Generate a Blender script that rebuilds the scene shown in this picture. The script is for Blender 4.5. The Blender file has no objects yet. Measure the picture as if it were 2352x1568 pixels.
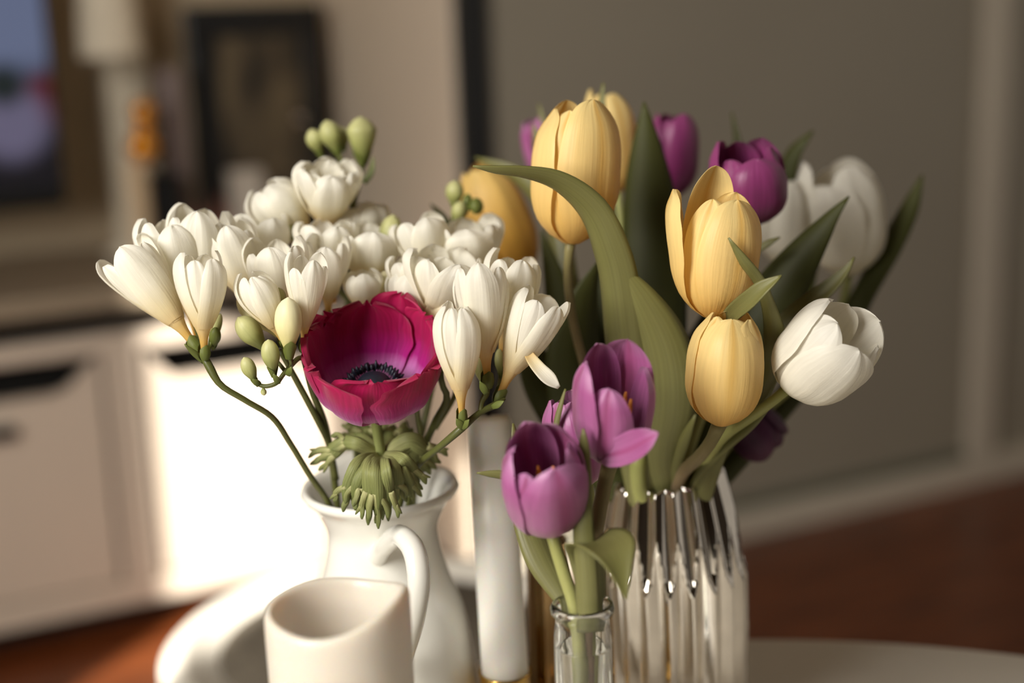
import bpy, math, random
import numpy as np
from math import sin, cos, tan, pi, radians, sqrt, exp
from mathutils import Vector, Matrix

random.seed(7)
rng = np.random.RandomState(11)
SC = bpy.context.scene
COL = SC.collection

# ------------------------------------------------------------------ camera
LENS = 50.0
F = 2352 * LENS / 36.0
PITCH, ROLL, CZ = 13.2, -2.0, 0.95
cam_d = bpy.data.cameras.new('camera')
cam = bpy.data.objects.new('camera', cam_d)
COL.objects.link(cam)
CM = Matrix.Rotation(radians(90 - PITCH), 3, 'X') @ Matrix.Rotation(radians(ROLL), 3, 'Z')
cam.matrix_world = Matrix.Translation((0, 0, CZ)) @ CM.to_4x4()
cam_d.lens = LENS
cam_d.sensor_width = 36
cam_d.clip_start = 0.02
cam_d.dof.use_dof = True
cam_d.dof.focus_distance = 0.785
cam_d.dof.aperture_fstop = 2.2
SC.camera = cam
MN = np.array(CM)
CN = np.array([0, 0, CZ])

# ------------------------------------------------------------------ room frame (s along the wall, t away from camera)
PHI = radians(26.5)
DX = np.array([cos(PHI), sin(PHI), 0.0])
DT = np.array([-sin(PHI), cos(PHI), 0.0])


def room(s, t, z):
    return DX * s + DT * t + np.array([0, 0, z])


# ------------------------------------------------------------------ view, world, lights
SC.view_settings.view_transform = 'Standard'
SC.view_settings.look = 'None'
SC.view_settings.exposure = 0.0
SC.view_settings.gamma = 1.0
SC.view_settings.use_curve_mapping = False

W = bpy.data.worlds.new('world')
SC.world = W
W.use_nodes = True
W.node_tree.nodes['Background'].inputs[0].default_value = (1.0, 0.90, 0.78, 1)
W.node_tree.nodes['Background'].inputs[1].default_value = 0.37

SUN_A, SUN_E = radians(40), radians(28)
sun_dir = (DX * cos(SUN_A) + DT * sin(SUN_A)) * cos(SUN_E) + np.array([0, 0, -sin(SUN_E)])
sd = bpy.data.lights.new('sun', 'SUN')
sd.energy = 15.0
sd.angle = radians(0.8)
sd.color = (1.0, 0.95, 0.87)
so = bpy.data.objects.new('sun', sd)
COL.objects.link(so)
so.location = (-3, -3, 4)
so.rotation_euler = Vector(sun_dir).to_track_quat('-Z', 'Y').to_euler()

ad = bpy.data.lights.new('window_daylight', 'AREA')
ad.shape = 'RECTANGLE'
ad.size, ad.size_y = 0.5, 1.0
ad.energy = 33
ad.color = (1.0, 0.965, 0.91)
ao = bpy.data.objects.new('window_daylight', ad)
COL.objects.link(ao)
apos = np.array([-0.88, -0.14, 1.36])
ao.location = apos
ao.rotation_euler = Vector(np.array([0.0, 0.8, 0.72]) - apos).to_track_quat('-Z', 'Y').to_euler()


# ------------------------------------------------------------------ helpers
def at(px, py, d):
    return CN + MN @ np.array([(px - 1176) / F * d, -(py - 784) / F * d, -d])


def ray(px, py):
    return MN @ np.array([(px - 1176) / F, -(py - 784) / F, -1.0])


def on_t(px, py, t):
    """where the line of sight through a pixel meets the plane at room depth t: (s, z)"""
    r = ray(px, py)
    k = t / (r @ DT)
    p = CN + r * k
    return p @ DX, p[2]


def srgb(r, g, b):
    f = lambda c: (c / 255 / 12.92) if c <= 10.3 else ((c / 255 + .055) / 1.055) ** 2.4
    return (f(r), f(g), f(b), 1.0)


def thing(name, loc, label, cat, group=None, rotz=0.0):
    o = bpy.data.objects.new(name, None)
    COL.objects.link(o)
    o.empty_display_size = 0.02
    o.location = tuple(loc)
    o.rotation_euler = (0, 0, rotz)
    o['label'] = label
    o['category'] = cat
    if group:
        o['group'] = group
    return o


def org(o):
    while o.parent:
        o = o.parent
    return np.array(o.location)


def put(name, verts, faces, mat, parent=None, uvs=None, smooth=True, local=False):
    """one mesh object; verts in world coordinates (made relative to the thing) unless local"""
    v = np.asarray(verts, dtype=float)
    if parent is not None and not local:
        v = v - org(parent)
    me = bpy.data.meshes.new(name)
    me.from_pydata(v.tolist(), [], faces)
    if uvs is not None:
        ul = me.uv_layers.new(name='UVMap')
        li = np.empty(len(me.loops), dtype=np.int32)
        me.loops.foreach_get('vertex_index', li)
        ul.data.foreach_set('uv', np.asarray(uvs, dtype=np.float32)[li].ravel())
    if smooth:
        me.polygons.foreach_set('use_smooth', [True] * len(me.polygons))
    me.materials.append(mat)
    me.update()
    o = bpy.data.objects.new(name, me)
    COL.objects.link(o)
    if parent is not None:
        o.parent = parent
    return o


def spline(cp, x):
    """smooth interpolation of control pairs (Catmull-Rom like, monotone enough)"""
    cp = np.asarray(cp, float)
    X, Y = cp[:, 0], cp[:, 1:]
    x = np.asarray(x, float)
    m = np.gradient(Y, X, axis=0)
    i = np.clip(np.searchsorted(X, x) - 1, 0, len(X) - 2)
    h = (X[i + 1] - X[i])
    t = np.clip((x - X[i]) / h, 0, 1)[:, None]
    h = h[:, None]
    r = ((2 * t**3 - 3 * t**2 + 1) * Y[i] + (t**3 - 2 * t**2 + t) * h * m[i]
         + (-2 * t**3 + 3 * t**2) * Y[i + 1] + (t**3 - t**2) * h * m[i + 1])
    return r[:, 0] if r.shape[1] == 1 else r


def path(pts, n):
    """resample a list of 3D (or nD) points smoothly"""
    p = np.asarray(pts, float)
    d = np.r_[0, np.cumsum(np.linalg.norm(np.diff(p[:, :3], axis=0), axis=1))]
    d /= d[-1]
    return spline(np.c_[d, p], np.linspace(0, 1, n))


def norm(v):
    return v / (np.linalg.norm(v, axis=-1, keepdims=True) + 1e-12)


def grid_faces(nv, nu, wrap=False):
    f = []
    for j in range(nv - 1):
        for i in range(nu if wrap else nu - 1):
            a = j * nu + i
            b = j * nu + (i + 1) % nu
            f.append((a, b, b + nu, a + nu))
    return f


def sheet(name, P, mat, parent, thick=0.0, uv=None):
    """P: (nv,nu,3) grid; thick>0 gives a closed leaf-thick shell"""
    nv, nu = P.shape[:2]
    if uv is None:
        U, V = np.meshgrid(np.linspace(0, 1, nu), np.linspace(0, 1, nv))
        uv = np.stack([U, V], -1)
    if thick <= 0:
        return put(name, P.reshape(-1, 3), grid_faces(nv, nu), mat, parent, uv.reshape(-1, 2))
    du = np.gradient(P, axis=1)
    dv = np.gradient(P, axis=0)
    N = norm(np.cross(du, dv))
    A = (P + N * thick / 2).reshape(-1, 3)
    B = (P - N * thick / 2).reshape(-1, 3)
    n = nv * nu
    f = grid_faces(nv, nu)
    fb = [tuple(n + k for k in reversed(q)) for q in f]
    ring = ([i for i in range(nu)] + [j * nu + nu - 1 for j in range(1, nv)]
            + [(nv - 1) * nu + i for i in range(nu - 2, -1, -1)] + [j * nu for j in range(nv - 2, 0, -1)])
    fr = [(ring[k], ring[k] + n, ring[(k + 1) % len(ring)] + n, ring[(k + 1) % len(ring)]) for k in range(len(ring))]
    return put(name, np.r_[A, B], f + fb + fr, mat, parent, np.r_[uv.reshape(-1, 2), uv.reshape(-1, 2)])


def tube(name, pts, rad, mat, parent, n=18, m=10, flat=1.0, cap=True):
    """pts: nD list of points, rad scalar or list"""
    p = np.asarray(pts, float)
    r = np.full(len(p), rad) if np.isscalar(rad) else np.asarray(rad, float)
    q = path(np.c_[p, r], n)
    c, rr = q[:, :3], np.abs(q[:, 3])
    T = norm(np.gradient(c, axis=0))
    ref = np.array([0.31, -0.9, 0.3])
    N = norm(ref - (T @ ref)[:, None] * T)
    B = np.cross(T, N)
    th = np.linspace(0, 2 * pi, m, endpoint=False)
    V = c[:, None] + rr[:, None, None] * (np.cos(th)[None, :, None] * N[:, None] * flat + np.sin(th)[None, :, None] * B[:, None])
    f = grid_faces(n, m, True)
    if cap:
        f.append(tuple(range(m - 1, -1, -1)))
        f.append(tuple((n - 1) * m + i for i in range(m)))
    U, Vv = np.meshgrid(np.linspace(0, 1, m), np.linspace(0, 1, n))
    return put(name, V.reshape(-1, 3), f, mat, parent, np.stack([U, Vv], -1).reshape(-1, 2))


def lathe(name, prof, mat, parent, center, m=64, fn=None, tilt=None, cap=False):
    """prof: list of (r, z); center world base point; fn(theta, r, z, k)->(r,z) arrays"""
    prof = np.asarray(prof, float)
    th = np.linspace(0, 2 * pi, m, endpoint=False)
    R = np.repeat(prof[:, :1], m, 1)
    Z = np.repeat(prof[:, 1:2], m, 1)
    if fn:
        R, Z = fn(np.repeat(th[None], len(prof), 0), R, Z)
    V = np.stack([R * np.cos(th), R * np.sin(th), Z], -1)
    if tilt is not None:
        V = V @ np.array(tilt).T
    V = V + np.asarray(center)
    f = grid_faces(len(prof), m, True)
    if cap:
        f.append(tuple(range(m - 1, -1, -1)))
        f.append(tuple((len(prof) - 1) * m + i for i in range(m)))
    return put(name, V.reshape(-1, 3), f, mat, parent)


def box(name, x0, x1, y0, y1, z0, z1, mat, parent=None, bev=0.0, local=True):
    v = [(x0, y0, z0), (x1, y0, z0), (x1, y1, z0), (x0, y1, z0), (x0, y0, z1), (x1, y0, z1), (x1, y1, z1), (x0, y1, z1)]
    f = [(0, 3, 2, 1), (4, 5, 6, 7), (0, 1, 5, 4), (1, 2, 6, 5), (2, 3, 7, 6), (3, 0, 4, 7)]
    o = put(name, v, f, mat, parent, smooth=False, local=local)
    if bev > 0:
        b = o.modifiers.new('bevel', 'BEVEL')
        b.width = bev
        b.segments = 2
    return o


# ------------------------------------------------------------------ materials
def new_mat(name):
    m = bpy.data.materials.new(name)
    m.use_nodes = True
    nt = m.node_tree
    return m, nt, nt.nodes['Principled BSDF'], nt.nodes['Material Output']


def mixcol(nt, a, b, fac, mode='MIX'):
    n = nt.nodes.new('ShaderNodeMix')
    n.data_type = 'RGBA'
    n.blend_type = mode
    for sock, val in ((n.inputs[0], fac), (n.inputs[6], a), (n.inputs[7], b)):
        if hasattr(val, 'is_output'):
            nt.links.new(val, sock)
        else:
            sock.default_value = val
    return n.outputs[2]


def ramp(nt, fac, stops):
    n = nt.nodes.new('ShaderNodeValToRGB')
    e = n.color_ramp.elements
    while len(e) < len(stops):
        e.new(0.5)
    for k, (p, c) in enumerate(stops):
        e[k].position = p
        e[k].color = c
    nt.links.new(fac, n.inputs[0])
    return n.outputs[0]


def petal_mat(name, stops, streak=0.12, trans=0.3, rough=0.5, scale=(26, 2.2), spec=0.3, sheen=0.0, mid=None, bump=0.12, tcol=None):
    """stops: colour along the petal from base (0) to tip (1); fine lengthwise streaks; thin-petal translucency"""
    m, nt, b, out = new_mat(name)
    uv = nt.nodes.new('ShaderNodeUVMap')
    sep = nt.nodes.new('ShaderNodeSeparateXYZ')
    nt.links.new(uv.outputs[0], sep.inputs[0])
    col = ramp(nt, sep.outputs[1], stops)
    mp = nt.nodes.new('ShaderNodeMapping')
    mp.inputs['Scale'].default_value = (scale[0], scale[1], 1)
    nt.links.new(uv.outputs[0], mp.inputs[0])
    oi = nt.nodes.new('ShaderNodeObjectInfo')
    nz = nt.nodes.new('ShaderNodeTexNoise')
    nz.noise_dimensions = '4D'
    nz.inputs['Scale'].default_value = 1.0
    nz.inputs['Detail'].default_value = 4
    mw = nt.nodes.new('ShaderNodeMath')
    mw.operation = 'MULTIPLY'
    mw.inputs[1].default_value = 37.0
    nt.links.new(oi.outputs['Random'], mw.inputs[0])
    nt.links.new(mw.outputs[0], nz.inputs['W'])
    nt.links.new(mp.outputs[0], nz.inputs['Vector'])
    if mid is not None:
        # a band of another colour along the midrib
        ms = nt.nodes.new('ShaderNodeMath'); ms.operation = 'SUBTRACT'; ms.inputs[1].default_value = 0.5
        nt.links.new(sep.outputs[0], ms.inputs[0])
        ma = nt.nodes.new('ShaderNodeMath'); ma.operation = 'ABSOLUTE'
        nt.links.new(ms.outputs[0], ma.inputs[0])
        mr = ramp(nt, ma.outputs[0], [(0.0, (1, 1, 1, 1)), (mid[1], (0, 0, 0, 1))])
        col = mixcol(nt, col, mid[0], mr)
    k = ramp(nt, nz.outputs[0], [(0.3, (1 - streak, 1 - streak * 1.05, 1 - streak * 1.1, 1)), (0.7, (1, 1, 1, 1))])
    col = mixcol(nt, col, k, 1.0, 'MULTIPLY')
    nt.links.new(col, b.inputs['Base Color'])
    b.inputs['Roughness'].default_value = rough
    b.inputs['Specular IOR Level'].default_value = spec
    b.inputs['Sheen Weight'].default_value = sheen
    bp = nt.nodes.new('ShaderNodeBump')
    bp.inputs['Strength'].default_value = bump
    bp.inputs['Distance'].default_value = 0.002
    nt.links.new(nz.outputs[0], bp.inputs['Height'])
    nt.links.new(bp.outputs[0], b.inputs['Normal'])
    if trans > 0:
        tb = nt.nodes.new('ShaderNodeBsdfTranslucent')
        if tcol:
            tc = mixcol(nt, col, tcol, 0.5)
        else:
            tc = col
        nt.links.new(tc, tb.inputs[0])
        mx = nt.nodes.new('ShaderNodeMixShader')
        mx.inputs[0].default_value = trans
        nt.links.new(b.outputs[0], mx.inputs[1])
        nt.links.new(tb.outputs[0], mx.inputs[2])
        nt.links.new(mx.outputs[0], out.inputs[0])
    return m


def plain(name, col, rough=0.5, metal=0.0, spec=0.5, var=0.06, scale=30.0, sss=0.0, coat=0.0, bump=0.0, emit=None, sssr=(1, 0.6, 0.35), sssc=0.008):
    m, nt, b, out = new_mat(name)
    tc = nt.nodes.new('ShaderNodeTexCoord')
    nz = nt.nodes.new('ShaderNodeTexNoise')
    nz.inputs['Scale'].default_value = scale
    nz.inputs['Detail'].default_value = 4
    nt.links.new(tc.outputs['Object'], nz.inputs['Vector'])
    d = tuple(c * (1 - var) for c in col[:3]) + (1,)
    l = tuple(min(1, c * (1 + var)) for c in col[:3]) + (1,)
    c = ramp(nt, nz.outputs[0], [(0.35, d), (0.65, l)])
    nt.links.new(c, b.inputs['Base Color'])
    b.inputs['Roughness'].default_value = rough
    b.inputs['Metallic'].default_value = metal
    b.inputs['Specular IOR Level'].default_value = spec
    b.inputs['Coat Weight'].default_value = coat
    if sss > 0:
        b.inputs['Subsurface Weight'].default_value = sss
        b.inputs['Subsurface Radius'].default_value = sssr
        b.inputs['Subsurface Scale'].default_value = sssc
    if bump > 0:
        bp = nt.nodes.new('ShaderNodeBump')
        bp.inputs['Strength'].default_value = bump
        bp.inputs['Distance'].default_value = 0.002
        nt.links.new(nz.outputs[0], bp.inputs['Height'])
        nt.links.new(bp.outputs[0], b.inputs['Normal'])
    if emit:
        b.inputs['Emission Color'].default_value = emit[0]
        b.inputs['Emission Strength'].default_value = emit[1]
    return m


M_FREE = petal_mat('freesia_petal', [(0.0, srgb(214, 160, 62)), (0.16, srgb(224, 186, 104)), (0.40, srgb(240, 226, 184)), (0.62, srgb(247, 242, 224)), (1.0, srgb(250, 247, 236))], streak=0.05, trans=0.42, rough=0.45, scale=(16, 2), bump=0.2)
M_BUDC = petal_mat('freesia_cream_bud', [(0.0, srgb(196, 190, 110)), (0.35, srgb(222, 212, 150)), (1.0, srgb(240, 234, 196))], streak=0.10, trans=0.15, rough=0.42, scale=(10, 2))
M_BUDG = petal_mat('freesia_green_bud', [(0.0, srgb(104, 116, 52)), (0.5, srgb(166, 168, 104)), (1.0, srgb(204, 202, 146))], streak=0.22, trans=0.1, rough=0.4, scale=(10, 2))
M_CALYX = petal_mat('freesia_calyx_green', [(0.0, srgb(88, 98, 42)), (1.0, srgb(112, 120, 58))], streak=0.2, trans=0.1, rough=0.45)
M_FSTEM = petal_mat('freesia_stem_green', [(0.0, srgb(84, 88, 42)), (1.0, srgb(100, 102, 52))], streak=0.25, trans=0.0, rough=0.42, scale=(5, 30), spec=0.4)
M_YEL = petal_mat('yellow_tulip_petal', [(0.0, srgb(228, 182, 96)), (0.22, srgb(242, 204, 122)), (0.6, srgb(250, 220, 146)), (1.0, srgb(251, 226, 156))], streak=0.10, trans=0.30, rough=0.42, scale=(20, 1.6), mid=(srgb(240, 198, 112), 0.09), bump=0.22)
M_YSHADE = petal_mat('shaded_yellow_tulip_petal', [(0.0, srgb(220, 160, 58)), (0.4, srgb(236, 184, 84)), (1.0, srgb(248, 214, 132))], streak=0.14, trans=0.25, rough=0.45, scale=(14, 1.6), bump=0.2)  # yellow tulip petal again, darker and oranger to carry its shade
M_WHI = petal_mat('white_tulip_petal', [(0.0, srgb(222, 214, 180)), (0.18, srgb(238, 232, 214)), (1.0, srgb(244, 240, 228))], streak=0.08, trans=0.32, rough=0.45, scale=(20, 1.6), bump=0.2)
M_PUR = petal_mat('purple_tulip_petal', [(0.0, srgb(216, 194, 170)), (0.10, srgb(192, 136, 172)), (0.35, srgb(178, 108, 154)), (0.8, srgb(172, 92, 146)), (1.0, srgb(192, 128, 174))], streak=0.22, trans=0.16, rough=0.36, scale=(22, 1.8), mid=(srgb(160, 76, 124), 0.16), spec=0.45, sheen=0.15, bump=0.2)
M_PURD = petal_mat('deep_purple_tulip_petal', [(0.0, srgb(124, 40, 88)), (0.35, srgb(138, 46, 104)), (1.0, srgb(160, 72, 128))], streak=0.25, trans=0.24, rough=0.36, scale=(22, 1.8), spec=0.45, sheen=0.15, bump=0.2)
M_WILT = petal_mat('wilted_tulip_petal', [(0.0, srgb(70, 30, 58)), (0.6, srgb(74, 34, 62)), (1.0, srgb(104, 62, 84))], streak=0.35, trans=0.1, rough=0.5, scale=(16, 1.5), bump=0.4)
M_ANE = petal_mat('anemone_petal', [(0.0, srgb(236, 190, 228)), (0.30, srgb(220, 130, 206)), (0.44, srgb(180, 20, 132)), (0.70, srgb(176, 4, 86)), (1.0, srgb(184, 8, 80))], streak=0.30, trans=0.28, rough=0.5, scale=(34, 2.2), sheen=0.2, bump=0.3, tcol=srgb(200, 0, 90))
M_BLACK = plain('anemone_stamen_black', srgb(20, 24, 38), rough=0.5, var=0.2)
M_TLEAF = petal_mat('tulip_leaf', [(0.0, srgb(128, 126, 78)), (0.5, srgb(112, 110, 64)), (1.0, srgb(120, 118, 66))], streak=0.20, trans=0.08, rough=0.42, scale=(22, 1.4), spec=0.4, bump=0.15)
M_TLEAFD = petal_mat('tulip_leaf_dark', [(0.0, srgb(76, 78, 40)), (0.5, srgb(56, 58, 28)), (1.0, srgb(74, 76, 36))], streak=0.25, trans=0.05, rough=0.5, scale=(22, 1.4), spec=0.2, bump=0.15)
M_TSTEM = petal_mat('tulip_stem_green', [(0.0, srgb(150, 152, 88)), (1.0, srgb(172, 168, 110))], streak=0.12, trans=0.0, rough=0.42, scale=(4, 12))
M_TSTEMB = petal_mat('tulip_stem_brown', [(0.0, srgb(128, 120, 76)), (0.6, srgb(140, 118, 92)), (1.0, srgb(170, 136, 112))], streak=0.14, trans=0.0, rough=0.45, scale=(4, 12))
M_STAM = plain('stamen_orange', srgb(206, 128, 44), rough=0.7, var=0.15, scale=900)
M_ANST = petal_mat('anemone_stem_green', [(0.0, srgb(126, 134, 74)), (1.0, srgb(176, 176, 124))], streak=0.1, trans=0.05, rough=0.5)
M_RUFF = petal_mat('anemone_ruff_green', [(0.0, srgb(196, 194, 138)), (0.3, srgb(160, 162, 104)), (1.0, srgb(112, 122, 66))], streak=0.3, trans=0.12, rough=0.5, scale=(9, 3), bump=0.4)

M_CERAM = plain('white_glazed_ceramic', srgb(232, 230, 220), rough=0.18, var=0.015, scale=14, coat=0.4)
M_WAX = plain('ivory_wax', srgb(212, 204, 190), rough=0.38, var=0.015, sss=0.8, sssc=0.008, sssr=(1, 0.75, 0.5))
M_CANDLE = plain('white_candle_wax', srgb(232, 230, 222), rough=0.32, var=0.015, sss=0.6, sssc=0.006)
M_WICK = plain('burnt_wick', srgb(24, 20, 18), rough=0.9)
M_GOLD = plain('polished_gold', srgb(206, 168, 92), rough=0.16, metal=1.0, var=0.05)
M_BRONZE = plain('bronze_mirror', srgb(164, 136, 96), rough=0.14, metal=1.0, var=0.08)
M_SILVER = plain('mercury_silver', srgb(226, 220, 210), rough=0.07, metal=1.0, var=0.05, scale=60)
M_SILVIN = plain('vase_dark_inside', srgb(40, 36, 32), rough=0.5)
M_TABLE = plain('table_lacquer_white', srgb(240, 233, 220), rough=0.32, var=0.02, scale=6)
M_TABLEB = plain('side_table_white', srgb(238, 232, 218), rough=0.4, var=0.02, scale=6)
M_MATGREY = plain('grey_felt', srgb(112, 103, 88), rough=0.9, var=0.16, scale=60)
M_FURN = plain('sideboard_white', srgb(212, 196, 177), rough=0.5, var=0.02, scale=4)
M_GAP = plain('dark_recess', srgb(20, 18, 14), rough=0.8, var=0.1)  # near-black colour paints in the shade of gaps and plinths; also floor joints
M_DOOR = plain('wardrobe_grey_panel', srgb(148, 140, 124), rough=0.45, var=0.02, scale=3)
M_FRAME = plain('wardrobe_frame', srgb(196, 186, 168), rough=0.45, var=0.02, scale=3)
M_SIDE = plain('wardrobe_beige_side', srgb(228, 212, 190), rough=0.6, var=0.02, scale=3)
M_WALL = plain('wall_paint', srgb(192, 174, 146), rough=0.9, var=0.03, scale=3)
M_DARK = plain('black_plastic', srgb(16, 17, 18), rough=0.35, var=0.1)
M_AMBER = plain('amber_glass', srgb(240, 160, 40), rough=0.12, metal=0.55, var=0.1, coat=0.5)
M_POST = plain('cream_wood', srgb(214, 188, 152), rough=0.5, var=0.05)
M_PALE = plain('pale_plaster', srgb(232, 220, 196), rough=0.8, var=0.03)
M_MAUVE = plain('mauve_ceramic', srgb(128, 112, 108), rough=0.5, var=0.05)
M_PINK = plain('dusty_pink', srgb(160, 106, 90), rough=0.6, var=0.15)
M_WHITEBOX = plain('white_card', srgb(196, 186, 172), rough=0.6)
M_CHROME = plain('chrome', srgb(235, 225, 210), rough=0.12, metal=1.0)
M_STEEL = plain('table_leg_metal', srgb(60, 56, 50), rough=0.4, metal=0.6)


def glass_mat(name, col, rough=0.0, ior=1.45):
    m, nt, b, out = new_mat(name)
    b.inputs['Base Color'].default_value = col
    b.inputs['Transmission Weight'].default_value = 1.0
    b.inputs['Roughness'].default_value = rough
    b.inputs['IOR'].default_value = ior
    tc = nt.nodes.new('ShaderNodeTexCoord')
    nz = nt.nodes.new('ShaderNodeTexNoise')
    nz.inputs['Scale'].default_value = 70
    nt.links.new(tc.outputs['Object'], nz.inputs['Vector'])
    bp = nt.nodes.new('ShaderNodeBump')
    bp.inputs['Strength'].default_value = 0.08
    bp.inputs['Distance'].default_value = 0.002
    nt.links.new(nz.outputs[0], bp.inputs['Height'])
    nt.links.new(bp.outputs[0], b.inputs['Normal'])
    return m


M_GLASS = glass_mat('clear_glass', (0.97, 0.98, 0.96, 1))
M_WATER = glass_mat('water', (0.98, 0.99, 0.97, 1), ior=1.33)


def wood_floor():
    m, nt, b, out = new_mat('orange_wood_floor')
    tc = nt.nodes.new('ShaderNodeTexCoord')
    mp = nt.nodes.new('ShaderNodeMapping')
    mp.inputs['Scale'].default_value = (4, 30, 1)
    nt.links.new(tc.outputs['Object'], mp.inputs[0])
    nz = nt.nodes.new('ShaderNodeTexNoise')
    nz.inputs['Scale'].default_value = 1.6
    nz.inputs['Detail'].default_value = 6
    nt.links.new(mp.outputs[0], nz.inputs['Vector'])
    oi = nt.nodes.new('ShaderNodeObjectInfo')
    c = ramp(nt, nz.outputs[0], [(0.3, srgb(84, 40, 18)), (0.7, srgb(132, 70, 34))])
    c2 = ramp(nt, oi.outputs['Random'], [(0.0, (0.72, 0.7, 0.68, 1)), (1.0, (1, 1, 1, 1))])
    c = mixcol(nt, c, c2, 1.0, 'MULTIPLY')
    nt.links.new(c, b.inputs['Base Color'])
    b.inputs['Roughness'].default_value = 0.34
    return m


M_WOOD = wood_floor()


def screen_mat():
    """a lit television picture: blue-grey sky over a dark figure with red and pale patches"""
    m, nt, b, out = new_mat('television_picture')
    tc = nt.nodes.new('ShaderNodeTexCoord')
    nz = nt.nodes.new('ShaderNodeTexNoise')
    nz.inputs['Scale'].default_value = 9
    nz.inputs['Detail'].default_value = 1
    nt.links.new(tc.outputs['Object'], nz.inputs['Vector'])
    sep = nt.nodes.new('ShaderNodeSeparateXYZ')
    nt.links.new(tc.outputs['Object'], sep.inputs[0])
    def blob(cx, cz, r):
        d = nt.nodes.new('ShaderNodeVectorMath'); d.operation = 'DISTANCE'
        cb = nt.nodes.new('ShaderNodeCombineXYZ')
        nt.links.new(sep.outputs[0], cb.inputs[0]); nt.links.new(sep.outputs[2], cb.inputs[2])
        nt.links.new(cb.outputs[0], d.inputs[0])
        d.inputs[1].default_value = (cx, 0, cz)
        return ramp(nt, d.outputs['Value'], [(r * 0.55, (1, 1, 1, 1)), (r, (0, 0, 0, 1))])
    return m, nt, b, sep, blob, mixcol


# ------------------------------------------------------------------ room shell
def structure(o):
    o['kind'] = 'structure'
    return o


WALL_T, SB_T, WR_T = 2.62, 2.166, 1.984


def rbox(name, s0, s1, t0, t1, z0, z1, mat, bev=0.0):
    """top-level box aligned with the room"""
    o = box(name, s0, s1, t0, t1, z0, z1, mat, None, bev)
    o.rotation_euler = (0, 0, PHI)
    return o


structure(rbox('wall_added_dark', -1.25, 1.5, -1.6, -1.5, 0, 2.6, plain('added_wall_dark', srgb(70, 60, 50), rough=0.8)))  # unseen wall added behind the camera to darken the silver vase's reflections
structure(rbox('ceiling', -1.28, 4.0, -6.0, WALL_T + 0.1, 2.6, 2.7, M_WALL))
structure(rbox('wall_back', -2.4, 4.0, WALL_T, WALL_T + 0.1, 0, 2.6, M_WALL))
# window wall with two panes of open light
WS = -1.25
fl_z = -0.0


def pane(s, t, z):
    k = (s - WS) / cos(SUN_A)
    return t - (s - WS) * tan(SUN_A), z + k * tan(SUN_E)


# floor of wooden boards
fl = structure(rbox('floor', -2.6, 4.2, -1.6, WALL_T + 0.1, -0.08, -0.012, M_GAP))
bw = 0.12
for k in range(21):
    t1 = WALL_T - k * bw
    if t1 < 0.2:
        break
    x = -1.9 - (k * 0.37) % 1.1
    while x < 2.6:
        L = 1.1
        box('plank', max(x, -2.2), min(x + L - 0.002, 3.0), t1 - bw + 0.002, t1, -0.012, 0.0, M_WOOD, fl, 0.0)
        x += L

# ------------------------------------------------------------------ sideboard
s_mid, _ = on_t(300, 1000, SB_T)
sb0 = -1.10
sb_div = on_t(298, 1000, SB_T)[0]
z_top = on_t(150, 672, SB_T)[1]
w_left = on_t(1062, 300, WR_T)[0]       # left edge of the wardrobe
sb1 = w_left - 0.012
SBW = thing('sideboard', (0, 0, 0), 'low white sideboard with dark finger gaps above its doors', 'sideboard', rotz=PHI)
D1 = WALL_T - 0.01
z_gap = z_top - 0.032
z_door = on_t(150, 872, SB_T)[1]
box('top', sb0, sb1, SB_T - 0.012, D1, z_gap, z_top, plain('sideboard_top_shaded', srgb(150, 134, 112), rough=0.5, var=0.03), SBW, 0.004)  # same white furniture, top darkened so its shade sits in the colour
box('carcass', sb0 + 0.02, sb1 - 0.02, SB_T + 0.10, D1, 0.07, z_gap, M_GAP, SBW)
box('plinth', sb0 + 0.03, sb1 - 0.03, SB_T + 0.06, D1, 0.0, 0.07, M_GAP, SBW)
box('bottom_rail', sb0, sb1, SB_T, SB_T + 0.05, 0.045, 0.085, M_FURN, SBW, 0.003)
z_rail = on_t(150, 784, SB_T)[1]
z_rail0 = on_t(150, 824, SB_T)[1]
box('top_rail', sb0, sb1, SB_T, SB_T + 0.05, z_rail0, z_rail, M_FURN, SBW, 0.003)
pw = 0.055
divs = [sb0 + pw / 2]
wd = 0.60
x = sb_div
xs = [x + k * wd for k in range(-4, 4)]
xs = [q for q in xs if sb0 + 0.2 < q < sb1 - 0.1]
for q in xs:
    box('divider', q - pw / 2, q + pw / 2, SB_T, SB_T + 0.05, 0.085, z_rail0, M_FURN, SBW, 0.003)
edges = [sb0] + [q for q in xs] + [sb1]
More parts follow.
